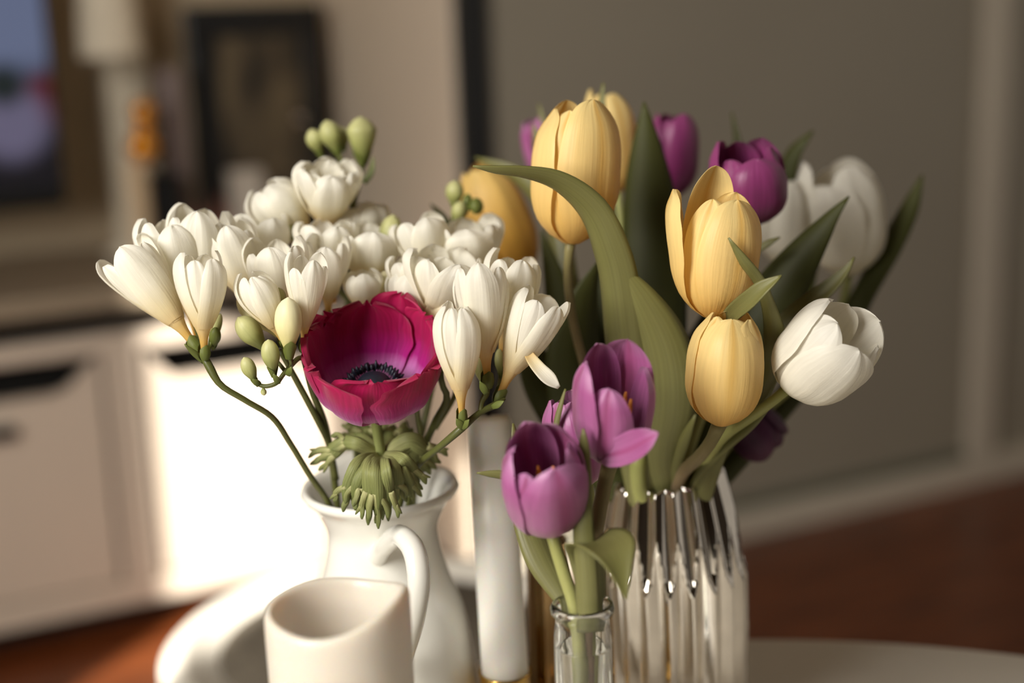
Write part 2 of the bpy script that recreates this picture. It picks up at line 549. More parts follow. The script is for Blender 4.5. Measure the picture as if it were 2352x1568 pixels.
for a, b_ in zip(edges[:-1], edges[1:]):
    a2, b2 = a + pw / 2 + 0.008, b_ - pw / 2 - 0.008
    if b2 - a2 < 0.08:
        continue
    # door with a dished cut-out along its top edge
    n = 25
    xx = np.linspace(a2, b2, n)
    tt = np.linspace(0, 1, n)
    dip = 0.050 * np.clip(np.minimum(tt, 1 - tt) / 0.10, 0, 1)
    ztop = z_rail0 - 0.006 - dip
    v, f = [], []
    for i in range(n):
        v += [(xx[i], SB_T + 0.004, 0.09), (xx[i], SB_T + 0.004, ztop[i]), (xx[i], SB_T + 0.026, ztop[i]), (xx[i], SB_T + 0.026, 0.09)]
    for i in range(n - 1):
        for k in range(4):
            f.append((4 * i + k, 4 * i + 4 + k, 4 * i + 4 + (k + 1) % 4, 4 * i + (k + 1) % 4))
    f += [(0, 1, 2, 3), tuple(4 * n - 4 + k for k in (3, 2, 1, 0))]
    dr = put('door', v, f, M_FURN, SBW, smooth=False, local=True)
    if a < sb_div - 0.01 and b_ > sb_div - 0.01:
        hx = on_t(20, 992, SB_T)[0]
        hz = on_t(20, 992, SB_T)[1]
        box('handle', hx - 0.045, hx + 0.012, SB_T - 0.014, SB_T + 0.006, hz - 0.010, hz + 0.010, M_DARK, dr, 0.006)

# ------------------------------------------------------------------ wardrobe with a sliding grey door
WRD = thing('wardrobe', (0, 0, 0), 'tall wardrobe with a plain grey sliding door and pale frame', 'wardrobe', rotz=PHI)
wz0 = on_t(1900, 1165, WR_T)[1]
box('side_panel', w_left, w_left + 0.02, WR_T + 0.03, D1, 0.03, 2.3, M_SIDE, WRD, 0.002)
seam0, seam1 = w_left + 0.006, on_t(1132, 300, WR_T)[0]
box('edge_profile', seam0, seam1, WR_T + 0.004, WR_T + 0.05, 0.03, 2.3, M_DARK, WRD)
fr0, fr1 = on_t(2252, 500, WR_T)[0], on_t(2312, 500, WR_T)[0]
zr0, zr1 = on_t(2000, 1172, WR_T)[1], on_t(2000, 1112, WR_T)[1]
box('door', seam1, fr0 + 0.002, WR_T + 0.02, WR_T + 0.045, zr1, 2.3, M_DOOR, WRD)
box('door_frame', fr0, fr1, WR_T, WR_T + 0.05, zr1 - 0.002, 2.3, M_FRAME, WRD, 0.004)
box('door', fr1 - 0.002, fr1 + 1.2, WR_T + 0.03, WR_T + 0.055, zr1, 2.3, M_DOOR, WRD)
box('bottom_rail', seam0, fr1 + 1.2, WR_T - 0.002, WR_T + 0.06, zr0, zr1, M_FRAME, WRD, 0.004)
box('groove_strip', seam1, fr0, WR_T + 0.014, WR_T + 0.03, zr1, zr1 + 0.02, plain('grey_green_strip', srgb(92, 94, 80), rough=0.5), WRD)
box('plinth', seam0, fr1 + 1.2, WR_T + 0.05, D1, 0.0, zr0, M_GAP, WRD)

# ------------------------------------------------------------------ things on the sideboard
TVT = 2.40


def std(px, py, t):
    s, z = on_t(px, py, t)
    return s, z


tv_s1, tv_z0 = std(152, 470, TVT)
TV = thing('television', room(tv_s1 - 0.45, TVT, 0), 'black flat television standing on the sideboard, blue and red picture showing', 'television', rotz=PHI)
c_s = 0.45
box('housing', -0.5, c_s, -0.015, 0.03, tv_z0, tv_z0 + 0.58, M_DARK, TV, 0.006)
sm, snt, sb_, ssep, blob, _ = screen_mat()
zs = tv_z0
px_s = lambda px, py: (std(px, py, TVT)[0] - (tv_s1 - 0.45), std(px, py, TVT)[1])
base = ramp(snt, ssep.outputs[2], [(0.0, srgb(14, 14, 22)), (0.5, srgb(96, 106, 134))])
mr = snt.nodes.new('ShaderNodeMapRange')
mr.inputs[1].default_value = px_s(60, 330)[1]
mr.inputs[2].default_value = px_s(60, 120)[1]
snt.links.new(ssep.outputs[2], mr.inputs[0])
base = ramp(snt, mr.outputs[0], [(0.0, srgb(20, 18, 24)), (0.55, srgb(38, 40, 52)), (1.0, srgb(110, 120, 150))])
q = px_s(105, 225)
base = mixcol(snt, base, srgb(92, 12, 20), blob(q[0], q[1], 0.05))
q = px_s(20, 280)
base = mixcol(snt, base, srgb(112, 106, 132), blob(q[0], q[1], 0.075))
q = px_s(5, 195)
base = mixcol(snt, base, srgb(30, 40, 40), blob(q[0], q[1], 0.04))
sb_.inputs['Base Color'].default_value = (0.01, 0.01, 0.012, 1)
snt.links.new(base, sb_.inputs['Emission Color'])
sb_.inputs['Emission Strength'].default_value = 0.7
sb_.inputs['Roughness'].default_value = 0.25
scr_s = px_s(112, 200)[0]
box('screen', -0.48, scr_s, -0.019, -0.012, tv_z0 + 0.035, tv_z0 + 0.56, sm, TV)
box('stand', -0.12, 0.12, -0.06, 0.08, z_top, z_top + 0.012, M_DARK, TV)
box('neck', -0.03, 0.03, 0.0, 0.03, z_top, tv_z0 + 0.01, M_DARK, TV)


def onsb(name, px, py_b, t, label, cat):
    s, _ = std(px, py_b, t)
    return thing(name, room(s, t, z_top), label, cat), s


# pale pilaster on the wall
a0, a1 = std(240, 200, WALL_T - 0.03)[0], std(345, 200, WALL_T - 0.03)[0]
structure(rbox('trim_1', a0, a1, WALL_T - 0.03, WALL_T + 0.01, z_top - 0.02, 2.6, M_PALE, 0.004))

# white lamp shade by the television
T2 = 2.46
s0, _z = std(250, 60, T2)
LP = thing('table_lamp', room(s0, T2, z_top), 'slim cream table lamp with pale shade beside the television', 'lamp')
zb = std(250, 130, T2)[1]
cpt = room(s0, T2, 0)
lathe('shade', [(0.052, zb), (0.046, zb + 0.10), (0.040, zb + 0.2), (0.038, zb + 0.2), (0.044, zb + 0.10), (0.050, zb + 0.002)], M_PALE, LP, cpt, 32)
lathe('stand', [(0.0, z_top), (0.04, z_top), (0.042, z_top + 0.008), (0.008, z_top + 0.02), (0.006, zb + 0.12), (0.0, zb + 0.12)], M_PALE, LP, cpt, 24)

# amber ball candlestick on a cream post
T3 = 2.33
s0, z3 = std(318, 455, T3)
AP = thing('ornamental_post', room(s0, T3, z_top), 'cream turned post topped by stacked amber glass balls', 'ornament')
cpt = room(s0, T3, 0)
zt3 = std(318, 372, T3)[1]
lathe('post', [(0.0, z_top), (0.021, z_top), (0.021, z_top + 0.01), (0.0185, z_top + 0.02), (0.0185, zt3 - 0.01), (0.022, zt3), (0.0, zt3)], M_POST, AP, cpt, 28)
for (py, rpx) in ((338, 34), (298, 22), (256, 27)):
    zc = std(325, py, T3)[1]
    r = rpx / F * T3 * 1.0
    lathe('ball', [(r * sin(a), zc - r * cos(a)) for a in np.linspace(0.02, pi - 0.02, 14)], M_AMBER, AP, room(std(327, py, T3)[0], T3, 0), 24)

# dark framed picture leaning behind
T4 = 2.50
sl, zt = std(420, 20, T4)
sr, _ = std(735, 20, T4)
PIC = thing('framed_picture', room((sl + sr) / 2, T4, z_top), 'large dark framed murky picture leaning on the wall above the sideboard', 'picture', rotz=PHI)
hw = (sr - sl) / 2
zT = std(575, 10, T4)[1]
fw = 0.035
box('frame_rail', -hw, hw, -0.012, 0.02, zT - 0.055 - z_top, zT - z_top, M_DARK, PIC, 0.004)
box('frame_rail', -hw, hw, -0.012, 0.02, 0, fw, M_DARK, PIC, 0.004)
box('frame_stile', -hw, -hw + fw * 1.4, -0.012, 0.02, fw, zT - 0.055 - z_top, M_DARK, PIC, 0.004)
box('frame_stile', hw - fw, hw, -0.012, 0.02, fw, zT - 0.055 - z_top, M_DARK, PIC, 0.004)
pm, pnt, pb, po = new_mat('murky_print')
tc = pnt.nodes.new('ShaderNodeTexCoord')
mp = pnt.nodes.new('ShaderNodeMapping')
mp.inputs['Scale'].default_value = (16, 1, 5)
pnt.links.new(tc.outputs['Object'], mp.inputs[0])
nz = pnt.nodes.new('ShaderNodeTexNoise')
nz.inputs['Scale'].default_value = 1.0
nz.inputs['Detail'].default_value = 3
pnt.links.new(mp.outputs[0], nz.inputs['Vector'])
pnt.links.new(ramp(pnt, nz.outputs[0], [(0.33, srgb(34, 30, 24)), (0.5, srgb(84, 72, 54)), (0.68, srgb(128, 112, 84))]), pb.inputs['Base Color'])
pb.inputs['Roughness'].default_value = 0.3
box('print', -hw + 0.01, hw - 0.01, 0.0, 0.012, 0.01, zT - 0.01 - z_top, pm, PIC)

# mauve cylinder vase, pink ornaments, white carton, dark box, chrome ball
T5 = 2.42
s0, _ = std(400, 300, T5)
MV = thing('cylinder_vase', room(s0, T5, z_top), 'tall mauve cylinder vase in front of the dark picture', 'vase')
zv = std(400, 160, T5)[1]
lathe('body', [(0.0, z_top), (0.024, z_top), (0.026, z_top + 0.01), (0.023, zv - 0.02), (0.025, zv), (0.022, zv), (0.02, zv - 0.03), (0.0, zv - 0.05)], M_MAUVE, MV, room(s0, T5, 0), 28)
T6 = 2.30
for (px, py, r, nm) in ((450, 440, 0.026, 'a'), (500, 428, 0.030, 'b'), (418, 425, 0.022, 'c')):
    s0, _ = std(px, py, T6)
    lab = {'a': 'small dusty pink round pot between two others on the sideboard', 'b': 'larger dusty pink round pot beside the white carton',
           'c': 'smallest dusty pink round pot beside the dark box'}[nm]
    t_ = thing('round_pot', room(s0, T6, z_top), lab, 'pot', 'pink pots on the sideboard')
    h = r * 1.9
    lathe('body', [(0.0, z_top), (r * .6, z_top), (r, z_top + h * .45), (r * .75, z_top + h * .9), (r * .8, z_top + h), (r * .68, z_top + h), (r * .6, z_top + h * .6), (0, z_top + h * .5)], M_PINK, t_, room(s0, T6, 0), 24)
    tube('sprig', [room(s0, T6, z_top + h * .5), room(s0 + .006, T6, z_top + h * 1.3), room(s0 - .004, T6, z_top + h * 1.9)], [.003, .006, .001], M_PINK, t_, 8, 8)
s0, _ = std(565, 440, T6)
CT = thing('carton', room(s0, T6, z_top), 'small upright white carton on the sideboard', 'box', rotz=PHI)
zc = std(565, 392, T6)[1]
box('body', -0.024, 0.024, -0.02, 0.02, 0, zc - z_top, M_WHITEBOX, CT, 0.002)
box('lid', -0.025, 0.025, -0.021, 0.021, zc - 0.02 - z_top, zc + 0.002 - z_top, M_WHITEBOX, CT, 0.002)
s0, _ = std(372, 440, T6 + 0.05)
DB = thing('storage_box', room(s0, T6 + 0.05, z_top), 'small dark lidded box beside the cream post', 'box', rotz=PHI)
zc = std(372, 395, T6 + 0.05)[1]
box('body', -0.026, 0.026, -0.02, 0.03, 0, zc - 0.012 - z_top, M_DARK, DB, 0.003)
box('lid', -0.028, 0.028, -0.022, 0.032, zc - 0.014 - z_top, zc - z_top, M_DARK, DB, 0.003)
T7 = 2.44
s0, zc = std(688, 273, T7)
CB = thing('ball_finial', room(s0, T7, z_top), 'tiny chrome ball on a thin rod before the dark picture', 'ornament')
r = 0.0075
lathe('ball', [(r * sin(a), zc - r * cos(a)) for a in np.linspace(0.02, pi - 0.02, 12)], M_CHROME, CB, room(s0, T7, 0), 20)
lathe('rod', [(0.0, z_top), (0.02, z_top), (0.02, z_top + 0.005), (0.0016, z_top + 0.008), (0.0016, zc), (0.0, zc)], M_DARK, CB, room(s0, T7, 0), 12)

# ------------------------------------------------------------------ window wall that lets the sun in
p1 = [pane(on_t(px, 1000, SB_T)[0], SB_T, 0)[0] for px in (352, 745)]
za = pane(on_t(352, 1000, SB_T)[0], SB_T, z_top + 0.03)[1]
zb_ = pane(on_t(352, 1000, SB_T)[0], SB_T, -0.05)[1]
q_ = np.array([-0.34, 1.35, 0.33])
tB, zB = pane(q_ @ DX, q_ @ DT, 0.33)
pa = sorted(p1)
openings = sorted([(pa[0] - 0.03, pa[1]), (tB - 0.075, tB + 0.15)])
WL = structure(box('wall_left', WS - 0.03, WS, -6.0, openings[0][0], 0, 2.6, M_WALL, None))
WL.rotation_euler = (0, 0, PHI)
ZL, ZH = 0.95, za
segs = [(openings[0][1], openings[1][0], 0, 2.6), (openings[1][1], WALL_T, 0, 2.6),
        (openings[0][0], openings[0][1], 0, ZL), (openings[0][0], openings[0][1], ZH, 2.6),
        (openings[1][0], openings[1][1], 0, ZL), (openings[1][0], openings[1][1], ZH, 2.6)]
for a, b_, c, d_ in segs:
    box('wall_panel', WS - 0.03, WS, a, b_, c, d_, M_WALL, WL)

# ------------------------------------------------------------------ tables
ZA, ZBT = 0.5, 0.33
TA = thing('round_table', (0.13, 0.37, 0), 'round off white coffee table holding the flower vases', 'table')
R_ = 0.585
lathe('tabletop', [(0.0, ZA - 0.022), (R_ - 0.006, ZA - 0.022), (R_, ZA - 0.016), (R_, ZA - 0.004), (R_ - 0.004, ZA), (0.0, ZA)], M_TABLE, TA, (0.13, 0.37, 0), 160)
for k in range(4):
    a = pi / 4 + k * pi / 2
    e = np.array([0.13 + 0.42 * cos(a), 0.37 + 0.42 * sin(a), 0])
    tube('leg', [e + (0, 0, ZA - 0.02), e * 1.0 + np.array([0.03 * cos(a), 0.03 * sin(a), 0])], [0.014, 0.010], M_STEEL, TA, 4, 12)
TB = thing('side_table', (-0.138, 1.33, 0), 'lower round white side table with grey felt mat in sunlight', 'table')
rB = 0.222
lathe('tabletop', [(0.0, ZBT - 0.02), (rB - 0.008, ZBT - 0.02), (rB, ZBT - 0.012), (rB, ZBT + 0.002), (rB - 0.006, ZBT + 0.008), (rB - 0.03, ZBT + 0.008), (rB - 0.034, ZBT), (0, ZBT)], M_TABLEB, TB, (-0.138, 1.33, 0), 120)
for k in range(3):
    a = 0.4 + k * 2 * pi / 3
    e = np.array([-0.138 + 0.15 * cos(a), 1.33 + 0.15 * sin(a), 0])
    tube('leg', [e + (0, 0, ZBT - 0.015), e + np.array([0.03 * cos(a), 0.03 * sin(a), 0])], [0.012, 0.009], M_STEEL, TB, 4, 12)
mt = thing('felt_mat', (-0.138, 1.33, ZBT), 'round grey felt mat lying on the lower side table', 'mat')
lathe('disc', [(0, ZBT + 0.0004), (rB - 0.058, ZBT + 0.0004), (rB - 0.057, ZBT + 0.002), (rB - 0.058, ZBT + 0.0035), (0, ZBT + 0.0035)], M_MATGREY, mt, (-0.138, 1.33, 0), 90)

# ------------------------------------------------------------------ white jug
jc = at(874, 1125, 0.88)
JUG = thing('jug', (jc[0], jc[1], ZA), 'white glazed ceramic jug with flared rim holding freesias and an anemone', 'jug')
jr = jc[2]
pj = [(0.000, ZA), (0.050, ZA), (0.0545, ZA + 0.004), (0.0555, ZA + 0.02), (0.0535, ZA + 0.05), (0.0475, ZA + 0.085), (0.0395, jr - 0.055), (0.0350, jr - 0.035),
      (0.0342, jr - 0.025), (0.0385, jr - 0.013), (0.0440, jr - 0.004), (0.0478, jr - 0.0010), (0.0490, jr + 0.0015), (0.0480, jr + 0.0042), (0.0455, jr + 0.0040),
      (0.0420, jr + 0.0005), (0.0368, jr - 0.010), (0.0325, jr - 0.024), (0.0322, jr - 0.036), (0.0365, jr - 0.055), (0.044, ZA + 0.085), (0.049, ZA + 0.04), (0.046, ZA + 0.012), (0.0, ZA + 0.010)]
pj = np.asarray(pj)
dj = np.r_[0, np.cumsum(np.linalg.norm(np.diff(pj, axis=0), axis=1))]
pj2 = spline(np.c_[dj / dj[-1], pj], np.linspace(0, 1, 120))
pj2[:, 0] = np.maximum(pj2[:, 0], 0)


def jug_fn(th, R, Z):
    w = np.clip((Z - (jr - 0.02)) / 0.02, 0, 1.3)
    sp = np.exp(-((np.angle(np.exp(1j * (th - 1.9)))) / 0.42) ** 2)     # spout at the back
    return R * (1 + 0.16 * w * sp), Z + 0.006 * w * sp


lathe('body', pj2, M_CERAM, JUG, (jc[0], jc[1], 0), 96, jug_fn)
hp = [at(862, 1290, 0.866), at(884, 1254, 0.838), at(922, 1230, 0.816), at(950, 1262, 0.805), at(962, 1320, 0.801), at(955, 1400, 0.803), at(935, 1480, 0.815), at(915, 1530, 0.838)]
tube('handle', hp, [0.0062, 0.0058, 0.0062, 0.0066, 0.0066, 0.0062, 0.006, 0.0062], M_CERAM, JUG, 40, 20)

# ------------------------------------------------------------------ ivory flameless candle with a melted rim
lc = at(774, 1381, 0.70)
LED = thing('pillar_candle', (lc[0], lc[1], ZA), 'ivory hollow wax candle with wavy melted rim before the jug', 'candle')
lr = lc[2]
Ro, Ri = 0.0358, 0.0303
pl = [(0, ZA), (Ro - 0.002, ZA), (Ro, ZA + 0.003), (Ro, ZA + 0.05), (Ro, ZA + 0.1), (Ro, lr - 0.03), (Ro, lr - 0.012), (Ro - 0.0002, lr - 0.004), (Ro - 0.001, lr - 0.0012), (Ro - 0.0027, lr), (Ri + 0.001, lr - 0.0012),
      (Ri, lr - 0.004), (Ri - 0.001, lr - 0.015), (Ri - 0.002, lr - 0.035), (Ri - 0.006, lr - 0.042), (0, lr - 0.044)]


def led_fn(th, R, Z):
    w = np.clip((Z - (lr - 0.05)) / 0.05, 0, 1)
    # th: -pi/2 faces the camera
    dz = 0.0035 * np.cos(th - 0.2) + 0.0030 * np.cos(2 * th + 0.6) + 0.0012 * np.cos(3 * th + 1.0)
    return R * (1 + 0.012 * w * np.cos(2 * th + 0.5)), Z + dz * w


lathe('wax_body', pl, M_WAX, LED, (lc[0], lc[1], 0), 96, led_fn)

# ------------------------------------------------------------------ white candle in a gold holder
cb = at(1160, 1540, 0.885)
ct = at(1122, 955, 0.89)
ax = ct - cb
HL = np.linalg.norm(ax)
tilt = np.array(Vector((0, 0, 1)).rotation_difference(Vector(ax)).to_matrix())
CD = thing('candle', cb, 'plain white round candle with blackened wick in a gold holder', 'candle')
rc, rt = 0.0146, 0.0138
lathe('wax', [(0, -0.006), (rc, -0.006), (rc, 0.01), (rc * .985, HL * .5), (rt, HL - 0.004), (rt - 0.0015, HL), (rt - 0.004, HL - 0.0008), (0.004, HL - 0.003), (0, HL - 0.003)], M_CANDLE, CD, cb, 48, tilt=tilt)
A_ = norm(ax)
tube('wick', [cb + A_ * (HL - 0.004), cb + A_ * (HL + 0.004), cb + A_ * (HL + 0.0085) + np.array([0.001, 0, 0])], [0.0017, 0.0016, 0.0012], M_WICK, CD, 6, 8)
HO = thing('candle_holder', (cb[0], cb[1], ZA), 'small polished gold cup under the white candle', 'candle holder')
zc = cb[2]
lathe('cup', [(0, ZA), (0.026, ZA), (0.027, ZA + 0.003), (0.0175, ZA + 0.006), (0.0160, ZA + 0.012), (0.0160, zc - 0.002), (0.0166, zc), (0.0152, zc + 0.0005), (0.0149, zc - 0.006), (0, zc - 0.007)], M_GOLD, HO, (cb[0], cb[1], 0), 48)
lathe('foot_ring', [(0.0255, ZA + 0.001), (0.029, ZA + 0.0005), (0.030, ZA + 0.002), (0.028, ZA + 0.004), (0.0255, ZA + 0.0035), (0.0255, ZA + 0.001)], M_GOLD, HO, (cb[0], cb[1], 0), 48)

# ------------------------------------------------------------------ bronze ribbed vase between candle and bottle
bc = at(1254, 1235, 0.915)
BV = thing('ribbed_vase', (bc[0], bc[1], ZA), 'slim bronze mirrored vase between the white candle and the glass bottle', 'vase')
def rib_fn(th, R, Z):
    return R * (1 + 0.03 * np.cos(14 * th)), Z
bz = bc[2]
lathe('body', [(0, ZA), (0.0135, ZA), (0.0145, ZA + 0.006), (0.0135, ZA + 0.05), (0.0128, bz - 0.01), (0.0132, bz), (0.0115, bz), (0.011, bz - 0.02), (0, bz - 0.03)], M_BRONZE, BV, (bc[0], bc[1], 0), 84, rib_fn)

# ------------------------------------------------------------------ silver pleated vase
vc = at(1532, 1088, 0.90)
vb = at(1549, 1400, 0.90)
vz = vc[2]
base_xy = np.array([vc[0] + 0.004, vc[1] + 0.0, 0])
SV = thing('pleated_vase', (base_xy[0], base_xy[1], ZA), 'mirrored silver vase with zigzag pleats holding the big tulip bunch', 'vase')
NP = 20
RL = 0.0462
z_sh = vz - 0.055


def tri(x):
    return np.abs(((x / (2 * pi)) % 1.0) * 2 - 1)


def vase_r(th, Z, off=0.0):
    low = RL * (0.985 + 0.02 * (Z - ZA) / 0.12) * (1 - 0.125 * tri(NP * th)) + 0.0016
    k = (vz - Z) / (vz - z_sh)
    up = (0.0342 + (RL - 0.0342) * 1.03 * np.maximum(k, 0) ** 0.92) * (1 - 0.125 * tri(NP * th + pi)) + 0.0016 + np.maximum(k - 1, 0) * 0.02
    return np.minimum(low, up) - off


def vase(name, off, zs, mat, rev):
    m = NP * 12
    th = np.linspace(0, 2 * pi, m, endpoint=False)
    rows = []
    for z in zs:
        rr = vase_r(th, np.full(m, z), off)
        slant = np.clip((z - (ZA + 0.06)) / (vz - ZA - 0.06), 0, 1) ** 1.5
        lean = -0.004 * slant
        zz = z + slant * (0.0045 * np.cos(th) + 0.0008 * np.cos(NP * th + pi))
        rows.append(np.stack([rr * np.cos(th) + lean, rr * np.sin(th), zz], -1))
    return np.array(rows) + base_xy, m


zs = np.r_[[ZA], np.linspace(ZA + 0.004, z_sh - 0.025, 8), np.linspace(z_sh - 0.022, z_sh + 0.02, 40), np.linspace(z_sh + 0.024, vz - 0.002, 10), [vz]]
Vo, m_ = vase('o', 0.0, zs, None, False)
Vi, _ = vase('i', 0.0022, zs[::-1], None, True)
Vr, _ = vase('r', 0.0011, [vz + 0.0009], None, False)
cen = np.repeat(np.array([[base_xy + (0, 0, ZA)]]), m_, 1).reshape(1, m_, 3)
Vall = np.concatenate([cen, Vo, Vr, Vi[:30]], 0)
put('body', Vall.reshape(-1, 3), grid_faces(len(Vall), m_, True), M_SILVER, SV, smooth=True)

# ------------------------------------------------------------------ small glass bottle with water
gc = at(1337, 1384, 0.74)
GB = thing('glass_bottle', (gc[0], gc[1], ZA), 'small clear fluted glass bottle of water holding purple tulips', 'bottle')
gz = gc[2]
k = 0.74 / F


def flute(amp):
    def fn(th, R, Z):
        w = np.clip((gz - 0.020 - Z) / 0.014, 0, 1) * np.clip((Z - ZA - 0.006) / 0.01, 0, 1)
        return R * (1 + amp * w * np.cos(8 * th + 0.4)), Z
    return fn


og = [(0.0, ZA + 0.0005), (0.0130, ZA + 0.0005), (0.0150, ZA + 0.004), (0.0152, ZA + 0.02), (0.0152, gz - 0.05), (0.0152, gz - 0.022), (0.0150, gz - 0.016), (0.0143, gz - 0.011), (0.0141, gz - 0.0068), (0.0152, gz - 0.0062), (0.0166, gz - 0.0046), (0.0168, gz - 0.0026),
      (0.0160, gz - 0.0006), (0.0145, gz), (0.0128, gz - 0.0008), (0.0122, gz - 0.004), (0.0122, gz - 0.012), (0.0128, gz - 0.020), (0.0130, gz - 0.05), (0.0130, ZA + 0.02), (0.0125, ZA + 0.007), (0.010, ZA + 0.005), (0.0, ZA + 0.005)]
lathe('glass', og, M_GLASS, GB, (gc[0], gc[1], 0), 96, flute(0.035))
wz = gz - 0.024
lathe('water', [(0.0, ZA + 0.0052), (0.0098, ZA + 0.0052), (0.0122, ZA + 0.0072), (0.0127, ZA + 0.02), (0.0127, wz - 0.001), (0.0129, wz), (0.0115, wz - 0.0004), (0.0, wz - 0.0004)], M_WATER, GB, (gc[0], gc[1], 0), 64, flute(0.03))


# ------------------------------------------------------------------ flower builders
def frame_of(axis):
    A = norm(np.asarray(axis, float))
    c = norm(MN @ np.array([0, 0, 1.0]))         # towards the camera
    e0 = norm(c - (c @ A) * A)
    e1 = np.cross(A, e0)
    return A, e0, e1


TUL_C = [(0, .20), (.05, .46), (.14, .74), (.30, .96), (.5, 1.0), (.7, .96), (.85, .80), (.95, .56), (1, .44)]
TUL_O = [(0, .20), (.05, .42), (.14, .66), (.30, .88), (.5, .99), (.7, 1.06), (.85, 1.10), (.95, 1.10), (1, 1.08)]
TUL_W = [(0, .30), (.08, .50), (.25, .84), (.45, 1.0), (.65, .98), (.8, .83), (.9, .61), (.96, .38), (.99, .17), (1, .02)]


def cup_petal(base, A, e0, e1, az, R, H, prof, wprof, W, layer, curl=0.0, lean=0.0, keel=0.045, ripple=0.02, twist=0.03, wob=0.0, nu=13, nv=24, v0=0.0, seed=0, cup=0.0, side=0.0, tipin=0.0):
    r_ = np.random.RandomState(seed)
    v = 1 - (1 - np.linspace(0, 1, nv)) ** 1.45
    vv = v0 + (1 - v0) * v
    u = np.linspace(-1, 1, nu)
    r = spline(prof, vv) * R
    w = np.maximum(spline(wprof, v), 0.0) * W
    if wob:
        ph = r_.uniform(0, 6, 3)
        w = w * (1 + wob * (np.sin(v * 11 + ph[0]) * 0.6 + np.sin(v * 23 + ph[1]) * 0.4) * np.clip(v * 2 - .6, 0, 1))
    ang = np.clip(w / np.maximum(r, 1e-4 + 0.25 * R), 0, 1.35)
    V, U = np.meshgrid(v, u, indexing='ij')
    ph = r_.uniform(0, 6.28, 2)
    rr = r[:, None] * (1 + 0.045 * layer + twist * U)
    rr = rr + R * (-keel * np.exp(-(U / .16) ** 2) * np.sin(V * pi) + ripple * np.sin(U * 7 + ph[0] + V * 2) * V + curl * np.clip(V - .72, 0, 1) ** 2 * 9 + lean * V ** 1.6 + cup * U ** 2 * np.clip(V - .15, 0, 1) - tipin * np.clip(V - .85, 0, 1) * 5)
    if wob:
        rr = rr + R * wob * 1.2 * np.sin(U * 9 + ph[1]) * np.clip(V - .6, 0, 1)
    th = az + U * ang[:, None] + side * V ** 2
    h = H * vv
    hh = h[:, None] + 0.0 * U
    P = base + rr[..., None] * (np.cos(th)[..., None] * e0 + np.sin(th)[..., None] * e1) + hh[..., None] * A
    UV = np.stack([(U + 1) / 2, np.repeat(vv[:, None], nu, 1)], -1)
    return P, UV


def tulip(label, b, t, diam, mat, stem, opn=0.0, spin=0.0, over=None, lenv=None, stem_mat=None, stem_r=10, leaves=(), group=None, stamens=0, seed=0, nud=1.0, wob=0.02, w_out=1.0, w_in=0.9, lean_all=0.0):
    """b, t: (px,py,depth) of flower base and tip; diam in px at the base depth"""
    base, tip = at(*b), at(*t)
    A, e0, e1 = frame_of(tip - base)
    H = np.linalg.norm(tip - base)
    R = diam / 2 / F * b[2]
    prof = np.array(TUL_C)
    prof[:, 1] = (1 - opn) * prof[:, 1] + opn * np.array(TUL_O)[:, 1]
    foot = at(*stem[-1])
    th = thing('tulip', foot, label, 'tulip', group)
    for k in range(6):
        az = radians(spin + 60 * k)
        inner = k % 2
        o = dict(H=1.0, W=1.0, cup=-0.07)
        o.update((over or {}).get(k, {}))
        if o.get('skip'):
            continue
        sc = (0.97 if inner else 1.0) * o.pop('H')
        W = R * (w_in if inner else w_out) * o.pop('W')
        P, UV = cup_petal(base, A, e0, e1, az, R, H * sc * (1 + 0.03 * sin(seed + k * 2.1)), prof, TUL_W, W, -2.0 if inner else 0.4, wob=wob, seed=seed * 10 + k, lean=lean_all + o.pop('lean', 0.0), **o)
        sheet('petal', P, mat, th, 0.0, UV)
    if stamens:
        for k in range(stamens):
            a = 2 * pi * k / stamens + 0.3
            c0 = base + A * H * 0.08 + (cos(a) * e0 + sin(a) * e1) * R * 0.12
            c1 = base + A * H * 0.40 + (cos(a) * e0 + sin(a) * e1) * R * 0.30
            c2 = base + A * H * 0.62 + (cos(a) * e0 + sin(a) * e1) * R * 0.36
            f = tube('stamen', [c0, c1], [R * .05, R * .035], M_TSTEM, th, 5, 8)
            tube('anther', [c1 - (c2 - c1) * .2, c1 * .6 + c2 * .4, c2], [R * .045, R * .085, R * .03], M_STAM, f, 8, 8)
        tube('pistil', [base + A * H * 0.02, base + A * H * 0.3, base + A * H * 0.42], [R * .13, R * .12, R * .15], M_TSTEM, th, 8, 10)
    sp = [base + A * H * 0.03] + [at(*s) for s in stem]
    sr = stem_r / F * b[2]
    tube('stem', sp, [sr * 1.15] + [sr] * (len(sp) - 1), stem_mat or M_TSTEM, th, 30, 12)
    for lf in leaves:
        leaf(th, **lf)
    return th


def leaf(th, pts, fold=0.25, mat=None, n=36, nu=9, thick=0.0009, name='leaf', curl=0.0, edge=0.0):
    """pts: (px, py, depth, width px, facing angle deg) from foot to tip"""
    P3 = np.array([np.r_[at(p[0], p[1], p[2]), p[3] / F * p[2], radians(p[4] if len(p) > 4 else 0)] for p in pts])
    q = path(P3, n)
    c, w, a = q[:, :3], np.maximum(q[:, 3], 1e-4), q[:, 4]
    T = norm(np.gradient(c, axis=0))
    view = norm(c - CN)
    S = norm(np.cross(T, view))
    N = np.cross(S, T)                            # roughly away / towards camera
    S2 = S * np.cos(a)[:, None] + N * np.sin(a)[:, None]
    N2 = np.cross(S2, T)
    u = np.linspace(-1, 1, nu)
    hw = (w / 2)[:, None, None]
    P = c[:, None] + u[None, :, None] * hw * S2[:, None] + (fold * (u ** 2))[None, :, None] * hw * N2[:, None] \
        + (edge * np.sin(np.linspace(0, 9, n))[:, None] * (u ** 3)[None])[..., None] * hw * N2[:, None]
    return sheet(name, P, mat or M_TLEAF, th, thick)


